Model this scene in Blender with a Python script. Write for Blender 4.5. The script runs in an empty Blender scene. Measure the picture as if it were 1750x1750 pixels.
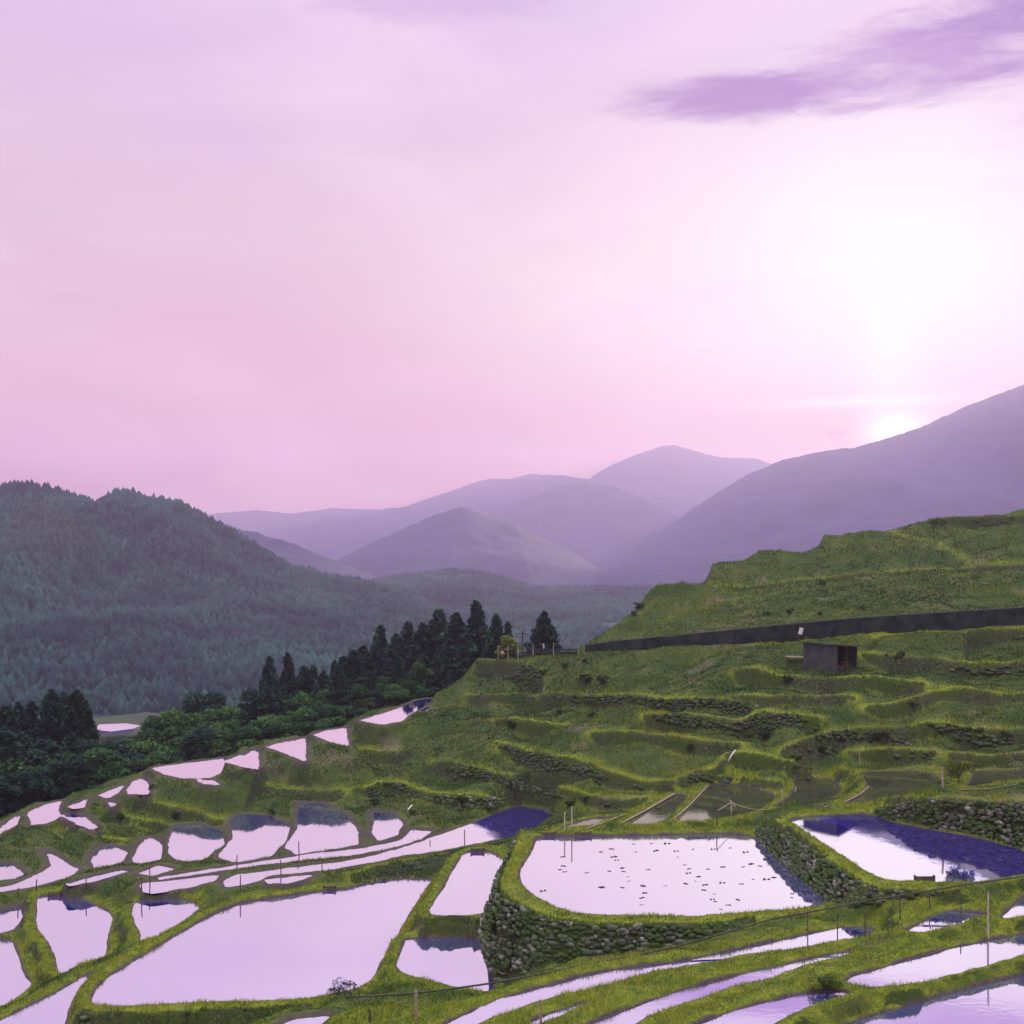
import bpy, math, random
import numpy as np
from mathutils import Vector, geometry
R = math.radians
rng = np.random.default_rng(7)
random.seed(7)
scene = bpy.context.scene
C = scene.collection

# ------------------------------------------------------------------ camera
F = 1876.0; HV = 930.0; CZ = 30.0          # focal length in px of the 1750 px photo, horizon row, eye height
cam_d = bpy.data.cameras.new('camera'); cam = bpy.data.objects.new('camera', cam_d); C.objects.link(cam)
cam.location = (0, 0, CZ); cam.rotation_euler = (R(90), 0, 0)
cam_d.sensor_width = 36; cam_d.lens = 36 * F / 1750; cam_d.shift_y = (HV - 875) / 1750
cam_d.clip_start = 0.5; cam_d.clip_end = 30000
scene.camera = cam
scene.render.engine = 'CYCLES'
scene.cycles.use_denoising = True
scene.cycles.max_bounces = 6; scene.cycles.volume_bounces = 1; scene.cycles.transparent_max_bounces = 8
scene.view_settings.view_transform = 'Standard'; scene.view_settings.look = 'None'
scene.view_settings.exposure = 0.12; scene.view_settings.gamma = 1.0

# ------------------------------------------------------------------ sun and sky
SUN_AZ, SUN_EL = R(18.9), R(7.6)
sd = bpy.data.lights.new('sun', 'SUN'); sd.energy = 5.0; sd.angle = R(2.0); sd.color = (1.0, 0.90, 0.60)
sun = bpy.data.objects.new('sun', sd); C.objects.link(sun); sun.location = (60, 200, 120)
sv = Vector((math.sin(SUN_AZ) * math.cos(SUN_EL), math.cos(SUN_AZ) * math.cos(SUN_EL), math.sin(SUN_EL)))
sun.rotation_euler = sv.to_track_quat('Z', 'Y').to_euler()

class NT:
    def __init__(s, tree): s.t = tree; s.n = tree.nodes; s.l = tree.links
    def node(s, typ, **kw):
        n = s.n.new(typ)
        for k, v in kw.items(): setattr(n, k, v)
        return n
    def put(s, sock, v):
        if v is None: return
        if hasattr(v, 'is_linked') or isinstance(v, bpy.types.NodeSocket): s.l.new(v, sock)
        else: sock.default_value = v
    def math(s, op, a, b=None, c=None, clamp=False):
        n = s.node('ShaderNodeMath', operation=op, use_clamp=clamp)
        s.put(n.inputs[0], a); s.put(n.inputs[1], b)
        if c is not None: s.put(n.inputs[2], c)
        return n.outputs[0]
    def ramp(s, fac, stops, interp='LINEAR'):
        n = s.node('ShaderNodeValToRGB'); n.color_ramp.interpolation = interp
        el = n.color_ramp.elements
        while len(el) < len(stops): el.new(0.5)
        for e, (p, c) in zip(el, stops):
            e.position = p; e.color = (*c, 1) if len(c) == 3 else c
        s.put(n.inputs[0], fac); return n.outputs[0]
    def mix(s, fac, a, b, blend='MIX'):
        n = s.node('ShaderNodeMix', data_type='RGBA', blend_type=blend)
        s.put(n.inputs[0], fac)
        for i, v in ((6, a), (7, b)):
            if isinstance(v, tuple): v = (*v[:3], 1)
            s.put(n.inputs[i], v)
        return n.outputs[2]
    def noise(s, scale, detail=4, rough=0.55, vec=None, dim='3D', out=0, dist=0.0):
        n = s.node('ShaderNodeTexNoise', noise_dimensions=dim)
        n.inputs['Scale'].default_value = scale; n.inputs['Detail'].default_value = detail
        n.inputs['Roughness'].default_value = rough; n.inputs['Distortion'].default_value = dist
        if vec is not None: s.l.new(vec, n.inputs['Vector'])
        return n.outputs[out]
    def mapr(s, v, a, b, c=0.0, d=1.0, smooth=True):
        n = s.node('ShaderNodeMapRange', interpolation_type='SMOOTHSTEP' if smooth else 'LINEAR')
        s.put(n.inputs[0], v); n.inputs[1].default_value = a; n.inputs[2].default_value = b
        n.inputs[3].default_value = c; n.inputs[4].default_value = d
        return n.outputs[0]

def lin(r, g, b):
    f = lambda c: (c / 255) / 12.92 if c <= 10 else (((c / 255) + 0.055) / 1.055) ** 2.4
    return (f(r), f(g), f(b))

world = bpy.data.worlds.new('World'); scene.world = world; world.use_nodes = True
w = NT(world.node_tree); w.n.clear()
tc = w.node('ShaderNodeTexCoord').outputs['Generated']
sx = w.node('ShaderNodeSeparateXYZ'); w.l.new(tc, sx.inputs[0])
X, Y, Z = sx.outputs
az = w.math('MULTIPLY', w.math('ARCTAN2', X, Y), 57.2958)          # degrees, + to the right
el = w.math('MULTIPLY', w.math('ARCSINE', Z), 57.2958)
comb = w.node('ShaderNodeCombineXYZ'); w.l.new(az, comb.inputs[0]); w.l.new(el, comb.inputs[1])
ae = comb.outputs[0]
def gauss(a0, sa, e0, se):
    a = w.math('POWER', w.math('ABSOLUTE', w.math('DIVIDE', w.math('SUBTRACT', az, a0), sa)), 2.0)
    e = w.math('POWER', w.math('ABSOLUTE', w.math('DIVIDE', w.math('SUBTRACT', el, e0), se)), 2.0)
    return w.math('EXPONENT', w.math('MULTIPLY', w.math('ADD', a, e), -1.0))
def stretched(sxy, scale, detail, rough=0.55, dist=0.0, loc=(0, 0, 0), rot=0.0):
    m = w.node('ShaderNodeMapping'); w.l.new(ae, m.inputs[0]); m.inputs['Scale'].default_value = (*sxy, 1)
    m.inputs['Location'].default_value = loc; m.inputs['Rotation'].default_value = (0, 0, rot)
    return w.noise(scale, detail, rough, m.outputs[0], dist=dist)
eln = w.math('DIVIDE', w.math('ADD', el, 3.0), 93.0, clamp=True)
def ep(d): return (d + 3.0) / 93.0
base = w.ramp(eln, [(ep(-1), (0.46, 0.08, 0.06)), (ep(3.5), (0.58, 0.17, 0.18)), (ep(8), (0.68, 0.36, 0.42)),
                    (ep(16), (0.70, 0.51, 0.60)), (ep(24), (0.66, 0.50, 0.70)), (ep(32), (0.80, 0.67, 0.84)), (ep(48), (2.2, 2.1, 2.1)), (ep(85), (2.4, 2.35, 2.3))])  # top stops, above the view, brightened to add fill light on the grass
# broad white glow round the low sun, wider to the right and high up
g1 = gauss(19, 16, 13, 8.5); g2 = gauss(19.5, 10, 13.5, 7.2); g3 = gauss(18.9, 2.4, 6.5, 2.2); g4 = gauss(19.3, 1.25, 5.45, 0.85)
base = w.mix(w.math('MULTIPLY', g1, 0.75), base, (0.96, 0.90, 0.84))
base = w.mix(w.math('MULTIPLY', g2, 0.95, clamp=True), base, (1.02, 1.0, 1.02))
base = w.mix(w.math('MULTIPLY', g3, 0.40), base, (1.15, 1.08, 0.98))
base = w.mix(w.math('MULTIPLY', gauss(5, 10, 13.0, 4.0), 0.5), base, (0.92, 0.84, 0.74))
base = w.mix(w.math('MULTIPLY', gauss(19.0, 1.4, 8.5, 3.8), 0.65), base, (1.15, 1.1, 1.0))
base = w.mix(w.math('MULTIPLY', gauss(16.4, 3.6, 4.9, 1.5), 0.65), base, (0.92, 0.60, 0.42))
# mauve band low on the right between the glow and the ridge
band = gauss(12, 12, 4.6, 3.0)
base = w.mix(w.math('MULTIPLY', band, 0.55), base, (0.74, 0.44, 0.42))
# soft high veil
veil = w.mapr(stretched((0.055, 0.16), 1.0, 5, 0.5, 0.6, rot=0.35), 0.42, 0.72)
base = w.mix(w.math('MULTIPLY', veil, 0.35), base, lin(250, 226, 240))
veil2 = w.mapr(stretched((0.05, 0.12), 1.0, 6, 0.55, 0.8, (7, 3, 0), 0.2), 0.5, 0.8)
base = w.mix(w.math('MULTIPLY', veil2, 0.30), base, lin(205, 175, 222))
# the purple cloud bank, top right, and a second bank at the top edge
cn = w.math('SUBTRACT', stretched((0.085, 0.40), 1.0, 9, 0.64, 0.7, (1.3, 0.4, 0), 0.06), 0.5)
cn2 = w.math('SUBTRACT', stretched((0.35, 1.5), 1.0, 7, 0.62, 0.6, (4.3, 2.4, 0), 0.06), 0.5)
def cloud(a0, sa, e0, se, lo, hi, strength, colour):
    global base
    g = w.math('ADD', w.math('ADD', gauss(a0, sa, e0, se), w.math('MULTIPLY', cn, 1.3)), w.math('MULTIPLY', cn2, 0.6))
    base = w.mix(w.math('MULTIPLY', w.mapr(g, lo, hi), strength), base, colour)
cloud(12.0, 7.5, 21.8, 1.35, 0.30, 1.00, 0.85, lin(150, 104, 180))
cloud(20.5, 8.5, 22.5, 2.4, 0.30, 1.0, 0.80, lin(158, 114, 186))
cloud(26.5, 6.0, 24.9, 3.4, 0.22, 0.9, 0.85, lin(140, 106, 180))
cloud(-4.0, 8.0, 26.4, 1.3, 0.25, 0.9, 0.6, lin(186, 160, 208))
cloud(-22., 6.0, 26.0, 1.6, 0.35, 1.0, 0.40, lin(196, 170, 214))
# bright streak over the sun and the small dusky cloud at its left
st = gauss(18.3, 4.2, 7.05, 0.24)
base = w.mix(w.math('MULTIPLY', st, 0.6, clamp=True), base, (1.25, 1.2, 1.15))
cloud(16.4, 1.1, 5.55, 0.42, 0.5, 1.0, 0.55, lin(205, 150, 165))
base = w.mix(w.math('MINIMUM', g4, 1.0), base, (2.1, 1.9, 1.5))
sky = w.node('ShaderNodeTexSky', sky_type='NISHITA'); sky.sun_disc = False
sky.sun_elevation = SUN_EL; sky.sun_rotation = SUN_AZ
bg1 = w.node('ShaderNodeBackground'); w.l.new(base, bg1.inputs[0]); bg1.inputs[1].default_value = 1.0
bg2 = w.node('ShaderNodeBackground'); w.l.new(sky.outputs[0], bg2.inputs[0]); bg2.inputs[1].default_value = 0.002
add = w.node('ShaderNodeAddShader'); w.l.new(bg1.outputs[0], add.inputs[0]); w.l.new(bg2.outputs[0], add.inputs[1])
wo = w.node('ShaderNodeOutputWorld'); w.l.new(add.outputs[0], wo.inputs[0])

# ------------------------------------------------------------------ helpers
def tag(o, label=None, cat=None, group=None, kind=None):
    if label: o['label'] = label
    if cat: o['category'] = cat
    if group: o['group'] = group
    if kind: o['kind'] = kind
    return o
def link(name, mesh, m=None, parent=None, smooth=False, loc=None):
    if m is not None and len(mesh.materials) == 0: mesh.materials.append(m)
    if smooth: mesh.polygons.foreach_set('use_smooth', [True] * len(mesh.polygons))
    o = bpy.data.objects.new(name, mesh); C.objects.link(o); o.parent = parent
    if loc is not None: o.location = loc
    return o
def npmesh(name, V, Q=None, T=None):
    me = bpy.data.meshes.new(name); V = np.asarray(V, np.float32)
    nq = 0 if Q is None else len(Q); nt = 0 if T is None else len(T)
    me.vertices.add(len(V)); me.vertices.foreach_set('co', V.ravel())
    idx = []; starts = []
    if nq: idx.append(np.asarray(Q, np.int32).ravel()); starts.append(np.arange(nq) * 4)
    if nt: idx.append(np.asarray(T, np.int32).ravel()); starts.append(nq * 4 + np.arange(nt) * 3)
    idx = np.concatenate(idx); starts = np.concatenate(starts).astype(np.int32)
    me.loops.add(len(idx)); me.loops.foreach_set('vertex_index', idx)
    me.polygons.add(nq + nt); me.polygons.foreach_set('loop_start', starts)
    me.update(calc_edges=True); me.validate()
    return me
def fattr(me, name, arr):
    a = me.attributes.new(name, 'FLOAT', 'POINT'); a.data.foreach_set('value', np.asarray(arr, np.float32).ravel())
def empty(name, loc, rz=0):
    o = bpy.data.objects.new(name, None); C.objects.link(o); o.location = loc; o.rotation_euler = (0, 0, rz)
    o.empty_display_size = 0.3; return o
class MB:
    def __init__(s): s.v = []; s.f = []
    def add(s, vs, fs):
        n = len(s.v); s.v += [tuple(a) for a in vs]; s.f += [tuple(n + i for i in f) for f in fs]; return s
    def box(s, c, d, rz=0, jit=0):
        cx, cy, cz = c; hx, hy, hz = (a / 2 for a in d); co, si = math.cos(rz), math.sin(rz); vs = []
        for z in (-hz, hz):
            for x, y in ((-hx, -hy), (hx, -hy), (hx, hy), (-hx, hy)):
                x += random.uniform(-jit, jit); y += random.uniform(-jit, jit)
                vs.append((cx + x * co - y * si, cy + x * si + y * co, cz + z))
        return s.add(vs, [(0, 3, 2, 1), (4, 5, 6, 7), (0, 1, 5, 4), (1, 2, 6, 5), (2, 3, 7, 6), (3, 0, 4, 7)])
    def tube(s, pts, rad, n=7, cap=True):
        pts = [Vector(p) for p in pts]; rad = rad if isinstance(rad, (list, tuple)) else [rad] * len(pts)
        vs = []; fs = []
        for i, p in enumerate(pts):
            d = (pts[min(i + 1, len(pts) - 1)] - pts[max(i - 1, 0)]).normalized()
            a = d.cross(Vector((0, 0, 1))) if abs(d.z) < 0.95 else d.cross(Vector((1, 0, 0)))
            a.normalize(); b = d.cross(a)
            for k in range(n):
                t = 2 * math.pi * k / n; vs.append(p + (a * math.cos(t) + b * math.sin(t)) * rad[i])
        for i in range(len(pts) - 1):
            for k in range(n):
                fs.append((i * n + k, i * n + (k + 1) % n, (i + 1) * n + (k + 1) % n, (i + 1) * n + k))
        if cap: fs.append(tuple(range(n))[::-1]); fs.append(tuple((len(pts) - 1) * n + k for k in range(n)))
        return s.add(vs, fs)
    def mesh(s, name):
        me = bpy.data.meshes.new(name); me.from_pydata(s.v, [], s.f); me.update(); return me
    def build(s, name, m, parent=None, smooth=False): return link(name, s.mesh(name), m, parent, smooth)
# smooth value noise
_perm = rng.random((256, 256))
def vnoise(x, y, scale, seed=0):
    x = np.asarray(x, float) / scale + seed * 17.31; y = np.asarray(y, float) / scale + seed * 9.77
    xi = np.floor(x).astype(int); yi = np.floor(y).astype(int); fx = x - xi; fy = y - yi
    fx = fx * fx * (3 - 2 * fx); fy = fy * fy * (3 - 2 * fy)
    g = lambda a, b: _perm[a & 255, b & 255]
    return (g(xi, yi) * (1 - fx) + g(xi + 1, yi) * fx) * (1 - fy) + (g(xi, yi + 1) * (1 - fx) + g(xi + 1, yi + 1) * fx) * fy - 0.5
def fbm(x, y, scale, oct=4, seed=0, gain=0.5):
    s = 0; a = 1; t = 0
    for o in range(oct): s = s + a * vnoise(x, y, scale / 2 ** o, seed + o * 3.1); t += a; a *= gain
    return s / t * 2
def PT(u, v, D): return ((u - 875) / F * D, D, CZ - (v - HV) / F * D)
def PH(u, v, h): return PT(u, v, F * h / (v - HV))

# ------------------------------------------------------------------ materials
def mat(name, rough=0.8):
    m = bpy.data.materials.new(name); m.use_nodes = True; t = NT(m.node_tree)
    b = t.n['Principled BSDF']; b.inputs['Roughness'].default_value = rough
    b.inputs['Specular IOR Level'].default_value = 0.2
    return m, t, b
def geo_pos(t): return t.node('ShaderNodeNewGeometry').outputs['Position']
def bump(t, b, h, strength, dist):
    n = t.node('ShaderNodeBump'); n.inputs['Strength'].default_value = strength; n.inputs['Distance'].default_value = dist
    t.l.new(h, n.inputs['Height']); t.l.new(n.outputs[0], b.inputs['Normal'])
M = {}
def simple(name, c1, c2, scale=3.0, rough=0.85, bs=0.0, bd=0.02, objspace=True, rnd=0.0):
    m, t, b = mat(name, rough)
    vec = t.node('ShaderNodeTexCoord').outputs['Object'] if objspace else geo_pos(t)
    n = t.noise(scale, 6, 0.6, vec)
    col = t.mix(t.mapr(n, 0.32, 0.68), c1, c2)
    if rnd:
        oi = t.node('ShaderNodeObjectInfo').outputs['Random']
        hs = t.node('ShaderNodeHueSaturation'); t.l.new(t.mapr(oi, 0, 1, 1 - rnd, 1 + rnd, False), hs.inputs['Value'])
        t.l.new(t.mapr(oi, 0, 1, 0.5 - rnd * 0.06, 0.5 + rnd * 0.06, False), hs.inputs['Hue'])
        t.l.new(col, hs.inputs['Color']); col = hs.outputs[0]
    t.l.new(col, b.inputs['Base Color'])
    if bs: bump(t, b, n, bs, bd)
    M[name] = m; return m
simple('wood', (0.20, 0.15, 0.11), (0.40, 0.32, 0.24), 9, 0.85, 0.5, 0.01)
simple('dark_wood', (0.05, 0.042, 0.035), (0.10, 0.08, 0.065), 6, 0.85, 0.5, 0.01)
simple('pale_wood', (0.28, 0.235, 0.19), (0.46, 0.39, 0.32), 8, 0.8)
simple('white_paint', (0.62, 0.62, 0.60), (0.78, 0.78, 0.76), 4, 0.5)
simple('red_paint', (0.5, 0.05, 0.03), (0.6, 0.08, 0.05), 4, 0.5)
simple('cable', (0.035, 0.04, 0.03), (0.07, 0.07, 0.05), 4, 0.6)
simple('bark', (0.05, 0.04, 0.03), (0.12, 0.10, 0.08), 8, 0.9, 0.6, 0.03)
simple('barrier', (0.008, 0.016, 0.020), (0.034, 0.048, 0.048), 0.9, 0.9, 0.3, 0.03)
simple('shed_wall', (0.046, 0.056, 0.062), (0.080, 0.092, 0.096), 1.5, 0.8, 0.3, 0.02)
simple('shed_roof', (0.03, 0.035, 0.04), (0.06, 0.065, 0.07), 2, 0.6)
simple('stone', (0.07, 0.075, 0.065), (0.30, 0.29, 0.26), 3.0, 0.9, 0.7, 0.04, True)
simple('mud_clump', (0.02, 0.016, 0.012), (0.06, 0.045, 0.03), 20, 0.9)
# stone of the dry walls: per-stone colour, moss in patches
m, t, b = mat('wall_stone', 0.92)
at = t.node('ShaderNodeAttribute', attribute_name='tone').outputs['Fac']
pos = geo_pos(t)
c = t.ramp(at, [(0.0, (0.035, 0.042, 0.034)), (0.40, (0.11, 0.12, 0.10)), (0.75, (0.24, 0.24, 0.215)), (1.0, (0.46, 0.45, 0.42))])
n1 = t.noise(9.0, 5, 0.6, pos); n2 = t.noise(0.9, 4, 0.6, pos)
c = t.mix(t.mapr(n1, 0.45, 0.7, 0, 0.6), c, (0.035, 0.04, 0.035))
c = t.mix(t.mapr(n2, 0.38, 0.58, 0.1, 0.9), c, (0.040, 0.075, 0.016))
t.l.new(c, b.inputs['Base Color']); bump(t, b, n1, 0.6, 0.04); M['wall_stone'] = m

# terrain
m, t, b = mat('hillside_turf', 0.95)
pos = geo_pos(t); nz = t.node('ShaderNodeSeparateXYZ')
tn = t.node('ShaderNodeNewGeometry').outputs['True Normal']; t.l.new(tn, nz.inputs[0])
bank = t.node('ShaderNodeAttribute', attribute_name='bank').outputs['Fac']
mud = t.node('ShaderNodeAttribute', attribute_name='mud').outputs['Fac']
dry = t.node('ShaderNodeAttribute', attribute_name='dry').outputs['Fac']
na = t.noise(0.22, 6, 0.6, pos); nb = t.noise(1.7, 6, 0.65, pos); nc = t.noise(9, 5, 0.65, pos)
g = t.ramp(t.math('ADD', t.math('MULTIPLY', na, 0.55), t.math('MULTIPLY', nb, 0.45)),
           [(0.30, (0.018, 0.042, 0.014)), (0.45, (0.042, 0.082, 0.020)), (0.56, (0.080, 0.112, 0.026)), (0.68, (0.15, 0.145, 0.045))])
gb = t.ramp(nb, [(0.3, (0.060, 0.105, 0.010)), (0.55, (0.19, 0.235, 0.014)), (0.75, (0.30, 0.29, 0.045))])
col = t.mix(bank, g, gb)
col = t.mix(t.mapr(nc, 0.35, 0.7, 0, 0.5), col, (0.018, 0.030, 0.010))
steep = t.mapr(nz.outputs[2], 0.50, 0.78, 1.0, 0.0)
rock = t.ramp(t.noise(4.5, 5, 0.7, pos), [(0.35, (0.014, 0.020, 0.012)), (0.55, (0.045, 0.052, 0.035)), (0.72, (0.16, 0.16, 0.13))])
crest = t.node('ShaderNodeAttribute', attribute_name='crest').outputs['Fac']
face = t.node('ShaderNodeAttribute', attribute_name='face').outputs['Fac']
col = t.mix(t.math('MULTIPLY', crest, t.mapr(na, 0.35, 0.6, 0.35, 0.95)), col, (0.21, 0.255, 0.022))
steep = t.math('MAXIMUM', steep, face)
col = t.mix(t.math('MULTIPLY', steep, 0.85), col, t.mix(t.mapr(na, 0.4, 0.6), rock, (0.022, 0.045, 0.012)))
col = t.mix(dry, col, t.ramp(nc, [(0.3, (0.13, 0.095, 0.075)), (0.7, (0.27, 0.21, 0.17))]))
col = t.mix(mud, col, t.ramp(nc, [(0.3, (0.030, 0.024, 0.030)), (0.7, (0.105, 0.080, 0.090))]))
t.l.new(col, b.inputs['Base Color'])
bump(t, b, t.math('ADD', nc, nb), 0.7, 0.12); M['turf'] = m

def water_mat(name, body, refl, tint, painted_shade=None):
    m = bpy.data.materials.new(name); m.use_nodes = True; t = NT(m.node_tree); t.n.clear()
    pos = geo_pos(t)
    mp = t.node('ShaderNodeMapping'); t.l.new(pos, mp.inputs[0]); mp.inputs['Scale'].default_value = (1, 1.6, 1)
    n = t.noise(2.4, 3, 0.5, mp.outputs[0]); n2 = t.noise(0.25, 3, 0.5, pos)
    bp = t.node('ShaderNodeBump'); bp.inputs['Strength'].default_value = 0.12; bp.inputs['Distance'].default_value = 0.02
    t.l.new(t.math('MULTIPLY', n, t.mapr(n2, 0.4, 0.7, 0.2, 1.0)), bp.inputs['Height'])
    gl = t.node('ShaderNodeBsdfGlossy'); gl.inputs['Roughness'].default_value = 0.03; gl.inputs['Color'].default_value = (*tint, 1)
    t.l.new(bp.outputs[0], gl.inputs['Normal'])
    df = t.node('ShaderNodeBsdfDiffuse'); df.inputs['Color'].default_value = (*body, 1)
    mx = t.node('ShaderNodeMixShader')
    lw = t.node('ShaderNodeLayerWeight'); lw.inputs[0].default_value = 0.5
    fac = t.mapr(lw.outputs['Facing'], 0.0, 1.0, refl * 0.55, min(1.0, refl * 1.12), False)
    if painted_shade:  # dark reflection painted into the water past a line: indigo body, weaker mirror
        a, b_, side = painted_shade; d = (Vector(b_) - Vector(a)); nn = Vector((d.y, -d.x, 0)).normalized() * side
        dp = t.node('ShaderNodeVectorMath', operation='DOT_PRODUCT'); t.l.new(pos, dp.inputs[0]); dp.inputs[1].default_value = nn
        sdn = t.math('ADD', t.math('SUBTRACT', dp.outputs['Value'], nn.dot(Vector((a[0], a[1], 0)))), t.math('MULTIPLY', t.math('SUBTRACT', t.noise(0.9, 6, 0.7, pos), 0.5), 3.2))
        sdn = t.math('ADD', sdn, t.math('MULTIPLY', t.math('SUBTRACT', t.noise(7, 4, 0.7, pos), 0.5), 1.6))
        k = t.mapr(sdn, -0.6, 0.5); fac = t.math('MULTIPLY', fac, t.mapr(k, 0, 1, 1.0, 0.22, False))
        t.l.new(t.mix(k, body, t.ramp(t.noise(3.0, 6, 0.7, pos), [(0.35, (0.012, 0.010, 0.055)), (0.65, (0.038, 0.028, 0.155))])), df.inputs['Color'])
    t.l.new(fac, mx.inputs[0])
    t.l.new(df.outputs[0], mx.inputs[1]); t.l.new(gl.outputs[0], mx.inputs[2])
    o = t.node('ShaderNodeOutputMaterial'); t.l.new(mx.outputs[0], o.inputs[0]); M[name] = m
water_mat('water_clear', (0.060, 0.040, 0.52), 0.97, (1.0, 0.985, 0.965))
water_mat('water_painted_shade', (0.05, 0.034, 0.5), 0.97, (1.0, 0.985, 0.965), (PH(1405, 1396, 18.45), PH(1700, 1508, 18.45), -1))  # pond with its shaded right part painted indigo
water_mat('water_painted_shade_small', (0.05, 0.034, 0.5), 0.97, (1.0, 0.985, 0.965), (PH(812, 1400, 24.0), PH(850, 1440, 24.0), -1))  # narrow strip whose dark far end is painted into the colour
water_mat('water_silty', (0.045, 0.052, 0.034), 0.42, (0.85, 0.83, 0.72))

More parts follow.
